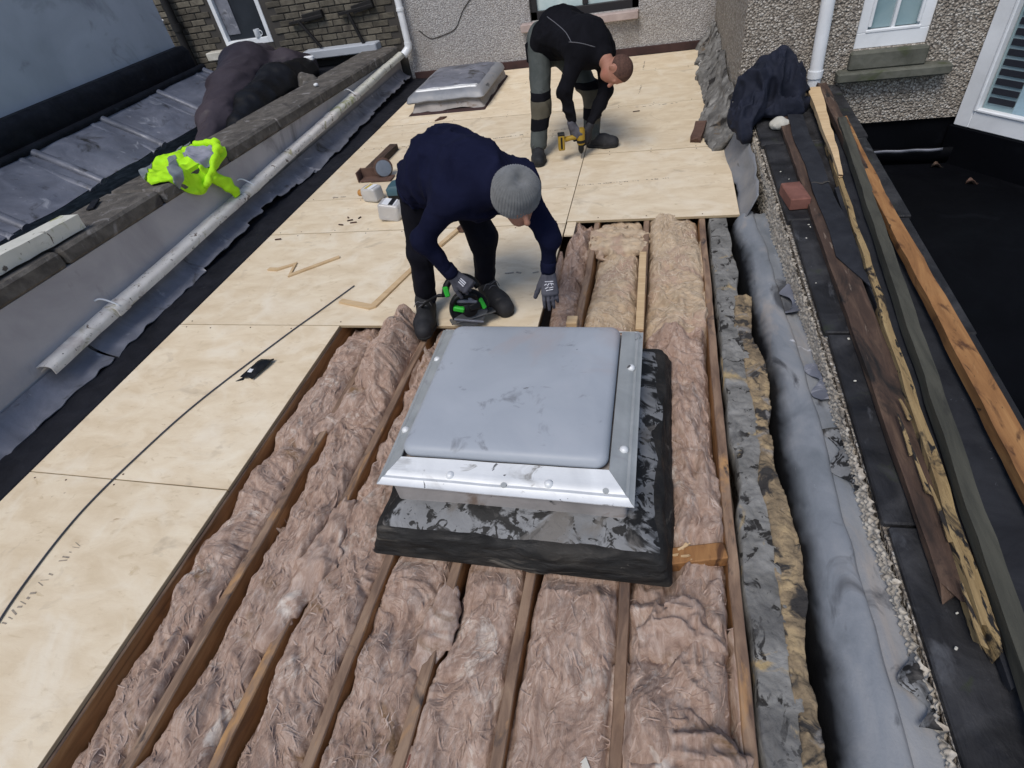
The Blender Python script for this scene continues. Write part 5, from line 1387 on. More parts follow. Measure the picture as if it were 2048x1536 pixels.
body = cloth('body', [(-.10, 3.27), (-.22, 3.36), (-.40, 3.60), (-.57, 3.84), (-.655, 4.08), (-.65, 4.22), (-.52, 4.22), (-.34, 4.12), (-.15, 4.06), (.02, 4.02), (.07, 3.90), (.12, 3.72), (.19, 3.58), (.15, 3.46), (.04, 3.36)], 0, M_HIVIS, r)
cloth('lining', [(-.26, 3.86), (-.24, 3.99), (-.06, 3.97), (.01, 3.86), (.04, 3.70), (-.06, 3.70)], .016, M_LINING, r, h=.008, th=.02)
for pl in ([(-.205, 3.33), (-.15, 3.29), (-.30, 3.50), (-.46, 3.72), (-.58, 3.95), (-.62, 3.90), (-.50, 3.66), (-.34, 3.45)],
           [(.02, 3.345), (.075, 3.375), (-.03, 3.52), (-.16, 3.66), (-.28, 3.80), (-.33, 3.76), (-.20, 3.60), (-.08, 3.46)],
           [(-.44, 3.92), (-.37, 3.90), (-.42, 4.17), (-.50, 4.20)]):
    cloth('reflective_band', pl, .0085, M_REFLECT, body, h=.007, th=.012, sm=False)
q = Sdf(); q.chain([(-3.42, 3.66, .55), (-3.40, 3.72, .47), (-3.375, 3.80, .37), (-3.365, 3.83, .275)], [.035, .052, .056, .046], .03, ((1, .1, .1), .5))
q.disp.append(lambda P: .010 * vnoise(P * np.array([1, 1, 2]), 16, 38) + .006 * np.sin(P[:, 2] * 60 + P[:, 1] * 20))
q.clip.append(lambda P: .268 - P[:, 2] + .1 * (P[:, 1] - 3.8))
new('sleeve', q.mesh(.0065), M_HIVIS, r, smooth=True)
q = Sdf(); q.chain([(-3.72, 4.06, zc(4) + .155), (-3.50, 4.02, zc(4) + .165), (-3.425, 3.93, zc(3.9) + .14), (-3.40, 3.78, zc(3.8) + .075), (-3.395, 3.60, zc(3.6) - .02)], [.026, .030, .030, .028, .024], .02)
q.disp.append(lambda P: .010 * vnoise(P, 22, 39))
new('collar', q.mesh(.0065), M_HIVIS, r, smooth=True)
tag(new('painted_beam', rough_beam((-3.60, 1.0, zc(1.0) + .185), (-3.565, 2.60, zc(2.6) + .16), .15, .085, 31, .004, 20, (.0, .01)), M_CREAMPAINT_OLD), 'mossy white painted beam lying on the coping at the left edge', 'beam')
q = Sdf()
q.chain([(-4.20, 4.72, .38), (-4.42, 5.25, .44), (-4.70, 6.0, .50), (-5.02, 6.9, .56), (-5.20, 7.6, .54)], [.09, .18, .25, .30, .18], .10)
q.chain([(-4.66, 7.2, .46), (-4.58, 7.5, .42)], [.24, .15], .12)
q.cone((-4.18, 4.60, .38), (-4.32, 4.9, .36), .10, .10, .08)
q.disp.append(lambda P: .018 * fbm(P * np.array([1, .5, 1]), 3.0, 2, 141) + .010 * (1 - 2 * np.abs(vnoise(P * np.array([1.4, .5, 1]), 9, 142))) + .008 * vnoise(P * np.array([1, .3, 1]), 14, 143))
q.clip.append(lambda P: .31 - P[:, 2])
tag(new('tarpaulin_heap', q.mesh(.016), M_TARP, smooth=True), 'brown tarpaulin pulled over a long heap below the far left window', 'tarpaulin')
q = Sdf()  # black form added beside the tarpaulin to stand for its shaded hollow
q.chain([(-4.12, 4.95, .36), (-4.22, 5.6, .42), (-4.28, 6.3, .46), (-4.25, 6.9, .45)], [.10, .19, .24, .18], .1)
q.disp.append(lambda P: .035 * fbm(P, 6, 2, 145))
q.clip.append(lambda P: .31 - P[:, 2])
tag(new('hollow_shade', q.mesh(.016), M_HOLLOWSHADE, smooth=True), 'added black form for the shaded hollow beside the brown tarpaulin heap', 'shade form')
q = Sdf(); q.ell((-3.98, 6.42, .47), np.eye(3), (.14, .12, .09)); q.disp.append(lambda P: .035 * fbm(P, 12, 2, 146))
tag(new('rubble_lump', q.mesh(.01), M_STONE if False else M_COPING, smooth=True), 'brown lump of rubble on the wall behind the black shaded hollow', 'rubble')
tag(new('white_scrap', cbox((-4.18, 6.98, .60), (.13, .06, .05), b=.012), M_WHITE), 'small white scrap on top of the heap near the brick wall', 'scrap')
tag(new('white_pebble', lathe([(.012, 0), (.026, .01), (.024, .026), (.010, .032)], (-3.62, 6.0, zc(6.0) + .112), n=12), M_WHITE, smooth=True), 'tiny white pebble on the far coping stones', 'pebble')
tag(new('slate_scrap', (lambda q: (rotz(q[0], (-3.80, 2.95), .5), q[1]))(cbox((-3.78, 2.95, zc(2.95) + .122), (.05, .17, .012), b=.003)), M_FELT), 'thin black slate scrap on the coping beside the hi-vis jacket', 'slate')
tag(new('lead_pebble', lathe([(.010, 0), (.020, .008), (.018, .02), (.008, .026)], (-4.40, 2.78, .30), n=10), M_WHITE, smooth=True), 'tiny white bead in the dark valley at the left edge', 'pebble')
# ================================================================== PEOPLE
def A3(*v): return np.array(v, float)
def wr(P, seed, a=.008, st=(1, 1, 1)):
    Q = P * np.array(st)
    W = Q + .05 * np.stack([vnoise(Q, 5, seed + 3), vnoise(Q, 5, seed + 4), vnoise(Q, 5, seed + 5)], -1)
    r1 = np.clip(1 - np.abs(vnoise(W, 8, seed)) * 1.6, 0, 1) ** 2
    r2 = np.clip(1 - np.abs(vnoise(W, 17, seed + 1)) * 1.6, 0, 1) ** 2
    return a * (1.3 * r1 + .6 * r2 - .7) * np.clip(.7 + vnoise(Q, 3.5, seed + 2), .15, 1)

def add_head(q, c, crown, face, k=.012):
    u = unit(crown); f = unit(np.asarray(face) - u * (np.asarray(face) @ u)); l = np.cross(u, f)
    Ax = np.array([l, f, u])
    q.ell(c + u * .018 - f * .008, Ax, (.076, .096, .100), k)                 # cranium
    q.ell(c - u * .045 + f * .030, Ax, (.058, .062, .072), .03)               # face mass
    q.cone(c - u * .088 + f * .052 - l * .012, c - u * .088 + f * .052 + l * .012, .024, .024, .03)   # chin
    q.cone(c - u * .004 + f * .092, c - u * .032 + f * .112, .009, .015, .012)   # nose
    for s in (-1, 1):
        q.ell(c + u * .008 + f * .086 + l * s * .032, Ax, (.013, .010, .009), .01, True)     # eye sockets
        q.ell(c + u * .004 + f * .078 + l * s * .032, Ax, (.013, .012, .011), .004)           # eyeballs
        q.cone(c + u * .022 + f * .086 + l * s * .012, c + u * .020 + f * .080 + l * s * .045, .008, .006, .012)  # brow
        q.ell(c - u * .014 - f * .006 + l * s * .080, np.array([unit(l * s + f * .5), unit(f - l * s * .5), u]), (.010, .020, .032), .008)   # ears
        q.ell(c - u * .014 + f * .002 + l * s * .088, Ax, (.006, .009, .015), .006, True)
    q.cone(c - u * .062 + f * .086 - l * .020, c - u * .062 + f * .086 + l * .020, .008, .008, .006)  # lips
    q.cone(c - u * .064 + f * .098 - l * .02, c - u * .064 + f * .098 + l * .02, .003, .003, .004, None, True)
    return l, f, u

def add_hand(q, wrist, d, back, thumb_side, curls=(.5, .6, .7, .8), rad=.0105, sc=1.0, spread=.06, thumb_out=.75, thumb_curl=.3):
    d = unit(d); n = unit(np.asarray(back) - d * (np.asarray(back) @ d)); s = np.cross(d, n) * thumb_side
    w = np.asarray(wrist, float)
    kn = w + d * .088 * sc
    for o in (-.028, -.009, .010, .028):
        q.cone(w + s * o * .55 + d * .012, kn + s * o, .019 * sc, .0155 * sc, .012)
    for i, (o, L_) in enumerate(((.033, .070), (.011, .078), (-.011, .073), (-.031, .057))):
        p = kn + s * o; dd = unit(d + s * spread * (1.5 - i) * .6); cur = curls[i]
        r_ = rad
        for seg, fr_ in enumerate((.44, .32, .26)):
            a = cur * (.7, 1.0, .8)[seg]
            nn = unit(n - dd * (n @ dd))
            dd = unit(dd * math.cos(a) - nn * math.sin(a)); n2 = nn
            e = p + dd * L_ * fr_ * sc
            q.cone(p, e, r_, r_ * .92, .003); p = e; r_ *= .92
    p = w + d * .022 * sc + s * .026 * sc; dd = unit(d * .75 + s * thumb_out - n * .25)
    for L_, r_ in ((.040, .015), (.032, .0125), (.026, .0112)):
        e = p + dd * L_ * sc; q.cone(p, e, r_ * sc, r_ * .9 * sc, .005); p = e
        dd = unit(dd + d * thumb_curl - n * thumb_curl * .5)
    return s, n, d

def boot(parent, heel, toe, z0, top, name='boot'):
    heel, toe = A3(*heel, z0), A3(*toe, z0)
    d = unit(toe - heel); L_ = np.linalg.norm(toe - heel)
    s = np.cross(d, A3(0, 0, 1))
    q = Sdf()
    hc = heel + d * .045
    q.chain([np.asarray(top), hc + A3(0, 0, .10), hc + A3(0, 0, .05)], [.052, .050, .042], .03)
    q.chain([hc + A3(0, 0, .075), heel + d * L_ * .55 + A3(0, 0, .062), toe - d * .05 + A3(0, 0, .046)], [.048, .043, .040], .03)
    for o in (-.013, .013): q.chain([hc + s * o + A3(0, 0, .04), heel + d * L_ * .62 + s * o * 1.5 + A3(0, 0, .036), toe - d * .048 + s * o * .8 + A3(0, 0, .036)], [.036, .040, .034], .03)
    q.cone(toe - d * .06 + A3(0, 0, .042), toe - d * .046 + A3(0, 0, .040), .044, .038, .02)
    q.disp.append(lambda P: .0022 * vnoise(P, 30, 151))
    q.clip.append(lambda P: z0 + .020 - P[:, 2])
    o = new(name, q.mesh(.006), M_BOOT, parent, smooth=True)
    q = Sdf()
    for oo in (-.016, .016): q.chain([hc + s * oo * .7 + A3(0, 0, .02), heel + d * L_ * .62 + s * oo * 1.3 + A3(0, 0, .02), toe - d * .045 + s * oo * .7 + A3(0, 0, .02)], [.040, .042, .036], .03)
    q.clip.append(lambda P: np.maximum(z0 + .001 - P[:, 2], P[:, 2] - z0 - .024))
    new('sole', q.mesh(.006), M_SOLE, o, smooth=True, angle=50)
    lc = []
    for k in range(4):
        c = heel + d * (L_ * (.40 + .075 * k)) + A3(0, 0, .117 - .0125 * k)
        lc.append(tube(spline([c - s * .026 - A3(0, 0, .010), c + A3(0, 0, .004), c + s * .026 - A3(0, 0, .010)], 7), .0028, 5))
    c = heel + d * L_ * .36 + A3(0, 0, .125)
    lc.append(tube(spline([c, c + s * .03 + A3(0, 0, .012), c + s * .055 - A3(0, 0, .02)], 8), .0024, 5))
    lc.append(tube(spline([c, c - s * .035 + A3(0, 0, .010), c - s * .05 - A3(0, 0, .03)], 8), .0024, 5))
    new('laces', join(*lc), M_LACE, o, smooth=True)
    return o

def person(J, label, mats, body_extra=None):
    pass

# ---- man in the grey beanie, bent over a circular saw ------------------------------------
f1 = unit(A3(.78, -.62, 0)); l1 = A3(.62, .78, 0)
pel, wai, che, nek = A3(-1.165, 2.69, .77), A3(-1.035, 2.64, .865), A3(-.84, 2.46, .865), A3(-.69, 2.36, .85)
hd = A3(-.600, 2.268, .832)
rsh, lsh = A3(-.925, 2.33, .825), A3(-.635, 2.49, .795)
rel, rwr = A3(-1.115, 2.315, .625), A3(-1.03, 2.362, .402)
lel, lwr = A3(-.500, 2.405, .560), A3(-.520, 2.395, .395)
rhp, lhp = A3(-1.215, 2.635, .74), A3(-1.07, 2.775, .74)
rkn, lkn = A3(-1.275, 2.57, .40), A3(-.945, 2.735, .40)
ran, lan = A3(-1.315, 2.56, .10), A3(-.985, 2.735, .10)
p1 = root('person', (-1.14, 2.62, 0), 'man in navy jumper and grey beanie bending over with a circular saw', 'person')
crown1, face1 = A3(.22, -.48, .80), A3(.48, -.60, -.60)
q = Sdf()
q.chain([pel, wai, che, nek], [.095, .095, .10, .052], .05)
q.chain([nek, hd - unit(crown1) * .05], [.056, .052], .03)
for a, b, c in ((rsh, rel, rwr), (lsh, lel, lwr)): q.chain([che, a, b, c], [.055, .038, .030, .024], .03)
for a, b, c in ((rhp, rkn, ran), (lhp, lkn, lan)): q.chain([pel, a, b, c], [.075, .058, .040, .034], .04)
for w, e in ((rwr, rel), (lwr, lel)): q.cone(w, w + unit(w - e) * .035, .024, .016, .01)
lh, fh, uh = add_head(q, hd, crown1, face1)
new('body', q.mesh(.0075), M_SKIN, p1, smooth=True)
q = Sdf()
q.chain([pel + A3(.02, -.02, .03), wai, che, nek - unit(nek - che) * .015], [.150, .150, .152, .088], .09)
for s in (-1, 1):
    q.chain([pel + l1 * s * .055 + A3(.03, -.02, .01), wai + l1 * s * .065 - A3(0, 0, .02), (rsh if s < 0 else lsh) * .8 + che * .2], [.125, .125, .105], .08)
    a, b, c = ((rsh, rel, rwr) if s < 0 else (lsh, lel, lwr))
    q.chain([a, b, c], [.078, .050, .037], .05)
q.cone(wai - A3(-.03, .02, .08), che - A3(0, 0, .10), .10, .10, .10)
q.disp.append(lambda P: wr(P, 161, .018, (1, 1, .7)) + .013 * np.sin(38 * (P @ unit(A3(.7, -.6, .45))) + 5 * vnoise(P, 5, 165)) * np.clip(vnoise(P, 4, 166) + .1, 0, 1))
jm = new('jumper', q.mesh(.009), M_NAVY, p1, smooth=True)
cu = []
for w, e in ((rwr, rel), (lwr, lel)):
    d = unit(w - e); new('cuff', lathe([(.034, -.045), (.0405, -.04), (.0385, -.02), (.040, 0), (.037, .014), (.030, .014)], w, d, 20), M_NAVY, jm, smooth=True)
cdir = unit(hd - nek)
hq = Sdf(); hq.p = q.p; hq.disp = q.disp + [lambda P: .007 + .0015 * np.sin(np.arctan2((P - pel) @ l1, P[:, 2] - pel[2] + .05) * 60)]
hax = unit(wai - pel); hq.lo = [pel - .26]; hq.hi = [pel + .26]
hq.clip = [lambda P: np.maximum(-.075 - (P - pel) @ hax, (P - pel) @ hax + .025)]
new('hem', hq.mesh(.009, .0), M_NAVY, jm, smooth=True)
new('collar', lathe([(.075, -.02), (.086, -.01), (.084, .015), (.075, .024), (.066, .02)], nek + cdir * .01, unit(cdir + A3(0, 0, .25)), 24), M_NAVY, jm, smooth=True)
q = Sdf()
q.chain([pel - A3(.01, 0, .0), (rhp + lhp) / 2], [.145, .12], .06)
q.chain([rhp, rkn, ran + A3(0, 0, .02)], [.100, .068, .058], .05); q.chain([lhp, lkn, lan + A3(0, 0, .02)], [.100, .072, .060], .05)
q.disp.append(lambda P: wr(P, 171, .010, (1, 1, .5)) + .006 * np.sin(P[:, 2] * 70 + 4 * vnoise(P, 6, 4)) * np.clip(1 - P[:, 2] / .25, 0, 1))
q.clip.append(lambda P: .075 - P[:, 2])
new('trousers', q.mesh(.009), M_BLACKTROUSER, p1, smooth=True)
boot(p1, (-1.335, 2.60), (-1.262, 2.285), 0.0, ran + A3(0, 0, .06))
boot(p1, (-1.01, 2.765), (-.800, 2.515), 0.0, lan + A3(0, 0, .06))
# beanie: ribbed shell of revolution around the crown axis with a turned-up edge and slack tip
uc = unit(crown1 + A3(.02, .02, .05)); d_, s_, u_ = frame(uc)
prof = [(.088, -.030), (.101, -.026), (.107, -.006), (.108, .018), (.106, .040), (.104, .062), (.098, .085), (.085, .108), (.066, .126), (.046, .137), (.024, .141), (.008, .138)]
n = 132; V = []; F = []
c0 = hd + uc * .012 - fh * .004
for i, (r_, t) in enumerate(prof):
    for k in range(n):
        a = 2 * math.pi * k / n
        rr_ = (r_ + .0022 * (1 if (k % 3) == 0 else -.5) * min(1, r_ / .06)) * (.97 + .06 * math.cos(2 * a))
        V.append(c0 + uc * (t + .012 * math.cos(a - .8) * (r_ < .1)) + rr_ * (math.cos(a) * s_ + math.sin(a) * u_))
for i in range(len(prof) - 1):
    for k in range(n):
        k2 = (k + 1) % n; F.append((i * n + k, i * n + k2, (i + 1) * n + k2, (i + 1) * n + k))
F.append(tuple((len(prof) - 1) * n + k for k in range(n)))
V = np.array(V)
tip = c0 + uc * .13 + A3(.02, -.01, 0)
V += -uc[None] * (.020 * np.exp(-(np.linalg.norm(V - tip, axis=1) / .03) ** 2))[:, None] + vnoise(V, 20, 9)[:, None] * .003
new('beanie', (V, F), M_BEANIE, p1, smooth=True)
# gloves
q = Sdf(); q.cone(lwr - unit(lwr - lel) * .010, lwr + unit(lwr - lel) * .03, .034, .031, .02)
sL, nL, dL = add_hand(q, lwr + A3(0, -.005, -.02), A3(.06, -.42, -.9), A3(.12, -.9, .42), 1, (.22, .12, .2, .4), .0108, 1.15, .05, .42, .05)
g = new('glove', q.mesh(.0045), M_GLOVE, p1, smooth=True)
kb = lwr + A3(0, -.005, -.02) + dL * .062 + nL * .0225
pr = []
for (a, b, c, d) in ((-.022, .02, .020, .022), (-.024, .006, -.006, .012), (-.002, .012, .010, .0), (.012, .010, .024, .004), (-.02, -.008, .0, -.012), (.004, -.006, .022, -.014), (-.018, -.02, .018, -.024), (-.012, .0, -.010, .012)):
    pr.append(tube(np.array([kb + sL * a - dL * b, kb + sL * c - dL * d]), .0022, 5))
new('glove_print', join(*pr), M_PRINT, g)
q = Sdf(); dr = unit(rwr - rel); q.cone(rwr - dr * .015, rwr + dr * .03, .038, .034, .02)
sR, nR, dR = add_hand(q, rwr + dr * .02, A3(.55, .05, -.62), A3(.25, -.85, .45), 1, (1.0, 1.05, 1.1, 1.1), .0105, 1.08, .05, .5, .4)
g = new('glove', q.mesh(.0045), M_GLOVE, p1, smooth=True)
kb = rwr + dr * .02 + dR * .055 + nR * .021
new('glove_print', join(*[tube(np.array([kb + sR * a - dR * .02, kb + sR * (a + .004) + dR * .018]), .004, 5) for a in (-.014, -.004, .007)]), M_PRINT, g)

# ---- circular saw held in his right hand ------------------------------------------------
sc_ = A3(-1.005, 2.43, .125)                      # blade centre
ax = unit(A3(.45, -.80, .32))                     # blade axis, towards the camera
fw = unit(np.cross(A3(0, 0, 1), ax)); upv = np.cross(ax, fw)
r = root('circular_saw', (sc_[0], sc_[1], 0), 'black and bright green circular saw held above the deck edge', 'circular saw')
BX = np.array([fw, ax, upv])
gp = []
for k in range(25):
    a = math.radians(-25 + 230 * k / 24); gp.append((math.cos(a), math.sin(a)))
V = [];
def disc_sector(r0, r1, y0, y1, a0, a1, n=28):
    P = np.zeros((n, 4, 3)); V = []; F = []
    for i in range(n):
        a = math.radians(a0 + (a1 - a0) * i / (n - 1)); e = math.cos(a) * fw + math.sin(a) * upv
        V += [sc_ + e * r0 + ax * y0, sc_ + e * r1 + ax * y0, sc_ + e * r1 + ax * y1, sc_ + e * r0 + ax * y1]
    for i in range(n - 1):
        for k in range(4):
            k2 = (k + 1) % 4; F.append((i * 4 + k, i * 4 + k2, (i + 1) * 4 + k2, (i + 1) * 4 + k))
    F += [(3, 2, 1, 0), tuple((n - 1) * 4 + k for k in range(4))]
    return np.array(V), F
new('upper_guard', join(disc_sector(.012, .108, -.004, .004, -20, 200), disc_sector(.098, .110, -.028, .012, -20, 200)), M_BLACKTOOL, r, smooth=True, angle=40)
new('lower_guard', join(disc_sector(.03, .100, .006, .010, 195, 345), disc_sector(.092, .102, -.012, .012, 195, 345)), M_STEEL, r, smooth=True, angle=40)
bl = new('blade', lathe([(.012, -.013), (.092, -.013), (.092, -.010), (.012, -.010)], sc_, ax, 40), M_STEEL, r)
new('blade_bolt', lathe([(.02, -.008), (.022, .012), (.012, .018)], sc_, ax, 12), M_STEEL, bl)
new('motor', lathe([(.036, -.15), (.046, -.14), (.048, -.05), (.052, -.03)], sc_ + upv * .01, ax, 24), M_DARKGREEN, r, smooth=True, angle=40)
new('gear_case', join(lathe([(.050, .004), (.048, .026), (.040, .032)], sc_ + upv * .006, ax, 24), cbox(sc_ + upv * .055 + ax * .016, (.12, .04, .055), BX, .012), cbox(sc_ + fw * .03 + upv * .012 + ax * .03, (.07, .03, .045), BX, .01)), M_BLACKTOOL, r, smooth=True, angle=40)
new('green_panel', join(beam(sc_ - fw * .085 + upv * .035 + ax * .018, sc_ - fw * .030 + upv * .010 + ax * .032, .03, .030, b=.006), beam(sc_ + fw * .085 - upv * .02 + ax * .02, sc_ + fw * .070 + upv * .045 + ax * .02, .028, .02, b=.006)), M_GREENTOOL, r)
new('trim', join(beam(sc_ - fw * .06 + upv * .07 + ax * .034, sc_ + fw * .05 + upv * .035 + ax * .038, .02, .02, b=.006), beam(sc_ - fw * .10 - upv * .03 + ax * .014, sc_ + fw * .06 - upv * .095 + ax * .016, .014, .014, b=.004)), M_LEAD, r)
hp = spline([sc_ - fw * .11 + upv * .10, sc_ - fw * .075 + upv * .165, sc_ - fw * .01 + upv * .185, sc_ + fw * .055 + upv * .155, sc_ + fw * .085 + upv * .10], 16) - ax * .03
new('handle', tube(hp, .020, 12), M_BLACKTOOL, r, smooth=True)
new('front_grip', tube(spline([sc_ - fw * .09 + upv * .06 + ax * .03, sc_ - fw * .05 + upv * .095 + ax * .05, sc_ + fw * .02 + upv * .085 + ax * .05, sc_ + fw * .05 + upv * .05 + ax * .03], 14), .014, 10), M_BLACKTOOL, r, smooth=True)
new('green_insert', cbox(sc_ - fw * .095 + upv * .125 - ax * .028, (.03, .045, .06), BX, .006), M_GREENTOOL, r)
new('base_plate', cbox(sc_ - upv * .055 + fw * .01 - ax * .04, (.26, .12, .006), BX, .002), M_STEEL, r)
new('depth_bracket', cbox(sc_ + fw * .03 + upv * .055 + ax * .035, (.05, .014, .03), BX, .003), M_LEAD, r)
new('cord_boot', tube(spline([sc_ - fw * .11 + upv * .105 - ax * .03, sc_ - fw * .16 + upv * .11 - ax * .05, sc_ - fw * .24 + upv * .06 - ax * .14, sc_ - fw * .26 - upv * .02 - ax * .30], 14), [.010] * 4 + [.007] * 10, 8), M_BLACKTOOL, r, smooth=True)

# ---- man with the drill further back -------------------------------------------------------
f2 = A3(.93, -.36, 0); l2 = A3(.36, .93, 0)
pel, wai, che, nek = A3(-.955, 5.33, .815), A3(-.80, 5.25, .895), A3(-.565, 5.02, .835), A3(-.435, 4.885, .745)
hd = A3(-.325, 4.765, .672)
rsh, lsh = A3(-.62, 4.885, .795), A3(-.44, 5.12, .735)
rel, rwr = A3(-.745, 4.80, .555), A3(-.705, 4.80, .310)
lel, lwr = A3(-.43, 5.02, .46), A3(-.575, 4.90, .225)
rhp, lhp = A3(-1.0, 5.25, .745), A3(-.85, 5.40, .72)
rkn, lkn = A3(-.985, 5.02, .400), A3(-.560, 5.24, .395)
ran, lan = A3(-1.025, 4.905, .09), A3(-.575, 5.075, .09)
p2 = root('person', (-.8, 5.0, 0), 'man in black jumper and grey work trousers bending down with a yellow drill', 'person')
crown2, face2 = A3(.92, -.30, -.16), A3(-.10, -.38, -.92)
q = Sdf()
q.chain([pel, wai, che, nek], [.095, .095, .10, .052], .05)
q.chain([nek, hd - unit(crown2) * .05], [.058, .054], .03)
for a, b, c in ((rsh, rel, rwr), (lsh, lel, lwr)): q.chain([che, a, b, c], [.055, .038, .030, .025], .03)
for a, b, c in ((rhp, rkn, ran), (lhp, lkn, lan)): q.chain([pel, a, b, c], [.075, .058, .040, .034], .04)
for w, e in ((rwr, rel), (lwr, lel)): q.cone(w, w + unit(w - e) * .035, .025, .016, .01)
lh, fh, uh = add_head(q, hd, crown2, face2)
new('body', q.mesh(.0075), M_SKIN, p2, smooth=True)
q = Sdf()
q.ell(hd + uh * .0205 - fh * .010, np.array([lh, fh, uh]), (.0795, .0995, .1035))
q.clip.append(lambda P: (P - hd) @ fh - .035 - .5 * ((P - hd) @ uh))
q.clip.append(lambda P: -((P - hd) @ uh) - .030 - .0 * P[:, 0])
q.clip.append(lambda P: .030 - np.linalg.norm(np.stack([((P - hd) @ fh + .002) * 1.0, ((P - hd) @ uh + .012) * .9, np.maximum(np.abs((P - hd) @ lh) - .10, 0)], 1), axis=1))
new('hair', q.mesh(.006), M_HAIR, p2, smooth=True)
q = Sdf()
q.chain([pel + A3(.03, -.02, .02), wai, che, nek - unit(nek - che) * .01], [.146, .148, .150, .082], .09)
for s in (-1, 1):
    q.chain([pel + l2 * s * .055 + A3(.04, -.03, .0), wai + l2 * s * .065 - A3(0, 0, .02), (rsh if s < 0 else lsh) * .8 + che * .2], [.122, .122, .104], .08)
    a, b, c = ((rsh, rel, rwr) if s < 0 else (lsh, lel, lwr))
    q.chain([a, b, c - unit(c - b) * .03], [.078, .052, .040], .05)
q.cone(wai - A3(-.03, .02, .07), che - A3(0, 0, .07), .11, .11, .10)
q.disp.append(lambda P: wr(P, 181, .016, (1, 1, .8)))
jm = new('jumper', q.mesh(.0095), M_BLACKCLOTH, p2, smooth=True)
# flat-lock seams across back and shoulder, found by walking the jumper surface from outside
def on_surface(sdf, p, d, n=60):
    t = 0
    for _ in range(n):
        v = sdf.ev((p + d * t)[None])[0]
        if v < .0008: break
        t += max(v * .7, .0006)
    return p + d * t
view = unit(A3(.14, .80, -.30))
sm = []
for pts in ([A3(-.90, 5.10, 1.03), A3(-.80, 5.0, .98), A3(-.72, 4.93, .93), A3(-.66, 4.88, .86)], [A3(-.68, 4.9, .86), A3(-.58, 4.86, .85), A3(-.49, 4.83, .83)]):
    ps = [on_surface(q, a_ - view * .5, view) for a_ in spline(pts, 16)]
    sm.append(tube(np.array(ps), .0035, 5))
new('seams', join(*sm), M_LACE, jm, smooth=True)
q = Sdf()
q.chain([pel - A3(.02, 0, .0), (rhp + lhp) / 2], [.145, .125], .06)
q.chain([rhp, rkn, ran + A3(0, 0, .02)], [.104, .078, .070], .05); q.chain([lhp, lkn, lan + A3(0, 0, .02)], [.108, .082, .072], .05)
q.disp.append(lambda P: wr(P, 191, .010, (1, 1, .5)))
q.clip.append(lambda P: .07 - P[:, 2])
tr = new('trousers', q.mesh(.0095), M_GREYTROUSER, p2, smooth=True)
import copy
for kn_, nm in ((rkn, 'right'), (lkn, 'left')):
    for part, z0, z1, g_, mt in (('knee_pad', -.085, .045, .004, M_KNEE), ('knee_band', .045, .10, .005, M_BLACKCLOTH), ('knee_strap', -.17, -.085, .005, M_BLACKCLOTH)):
        kq = Sdf(); kq.p = q.p; kq.lo = [kn_ + A3(-.16, -.19, z0 - .02)]; kq.hi = [kn_ + A3(.16, .17, z1 + .02)]
        kq.disp = q.disp + [lambda P, g_=g_: g_]
        kq.clip = [lambda P, a=kn_[2] + z0, b=kn_[2] + z1: np.maximum(a - P[:, 2], P[:, 2] - b), lambda P, k_=kn_: np.linalg.norm(P[:, :2] - k_[:2], axis=1) - .21]
        new(part, kq.mesh(.007, .0), mt, tr, smooth=True)
new('holster', cbox(pel + A3(-.13, -.06, -.06), (.06, .10, .16), b=.015), M_BLACKCLOTH, p2)
boot(p2, (-1.045, 4.955), (-.985, 4.665), 0.0, ran + A3(0, 0, .06))
boot(p2, (-.625, 5.085), (-.335, 5.025), 0.0, lan + A3(0, 0, .06))
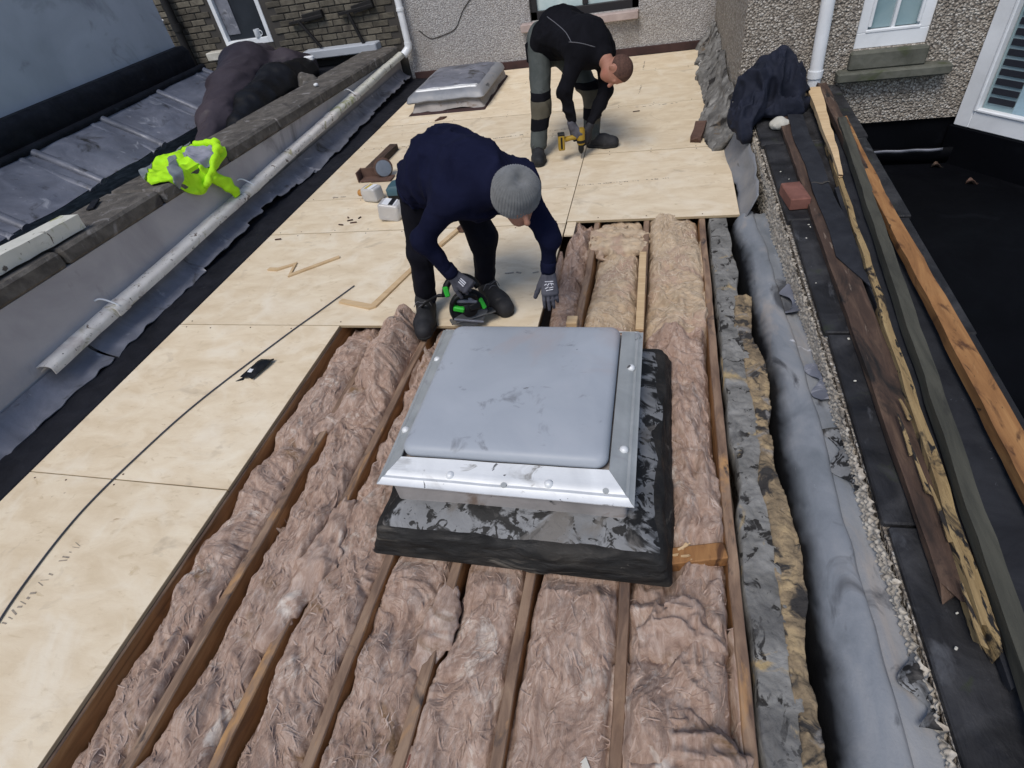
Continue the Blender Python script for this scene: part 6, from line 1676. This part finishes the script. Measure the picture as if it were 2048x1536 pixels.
# gloves
dr = unit(rwr - rel)
q = Sdf(); q.cone(rwr + dr * .005, rwr + dr * .04, .037, .034, .02)
add_hand(q, rwr + dr * .03, A3(.45, -.06, -.75), A3(-.2, -.85, .1), 1, (1.0, 1.05, 1.1, 1.1), .0105, 1.08, .04, .45, .4)
g = new('glove', q.mesh(.0045), M_GLOVE, p2, smooth=True)
dl = unit(lwr - lel)
q = Sdf(); q.cone(lwr - dl * .02, lwr + dl * .03, .037, .032, .02)
add_hand(q, lwr + dl * .01, A3(-.35, -.35, -.8), A3(.5, -.6, .3), -1, (.7, .8, .9, .9), .0105, 1.05, .04, .5, .4)
new('glove', q.mesh(.0045), M_GLOVEPALM, p2, smooth=True)

# ---- cordless drill, nose down ------------------------------------------------------------
tip = A3(-.640, 4.80, .004)
axd = unit(A3(.03, .04, 1)); hz = unit(A3(-.96, -.20, .06)); hz = unit(hz - axd * (hz @ axd)); sd3 = np.cross(axd, hz)
r = root('cordless_drill', (tip[0], tip[1], 0), 'yellow and black cordless drill held nose down on the deck', 'drill')
new('bit', lathe([(.002, 0), (.004, .01), (.004, .06)], tip, axd, 8), M_STEEL, r)
new('chuck', lathe([(.010, .045), (.020, .062), (.024, .075), (.024, .115), (.020, .12)], tip, axd, 18), M_BLACKTOOL, r, smooth=True, angle=40)
new('motor_body', lathe([(.026, .118), (.032, .125), (.034, .15), (.034, .235), (.028, .25), (.012, .254)], tip, axd, 22), M_YELLOWTOOL, r, smooth=True, angle=40)
new('motor_band', lathe([(.0355, 0), (.0355, .022)], tip + axd * .135, axd, 22), M_BLACKTOOL, r)
hb = tip + axd * .185
new('handle', tube(np.array([hb + hz * .02, hb + hz * .075 - axd * .004, hb + hz * .135 - axd * .012]), [.022, .0195, .022], 12), M_YELLOWTOOL, r, smooth=True)
new('trigger', cbox(hb + hz * .05 - axd * .028, (.018, .03, .018), np.array([sd3, hz, axd]), .004), M_BLACKTOOL, r)
bt = new('battery', cbox(hb + hz * .165 - axd * .03, (.07, .055, .125), np.array([sd3, hz, axd]), .008), M_YELLOWTOOL, r)
new('battery_clip', join(cbox(hb + hz * .165 - axd * .03, (.074, .02, .10), np.array([sd3, hz, axd]), .004), cbox(hb + hz * .165 + axd * .034, (.073, .058, .014), np.array([sd3, hz, axd]), .004)), M_BLACKTOOL, bt)
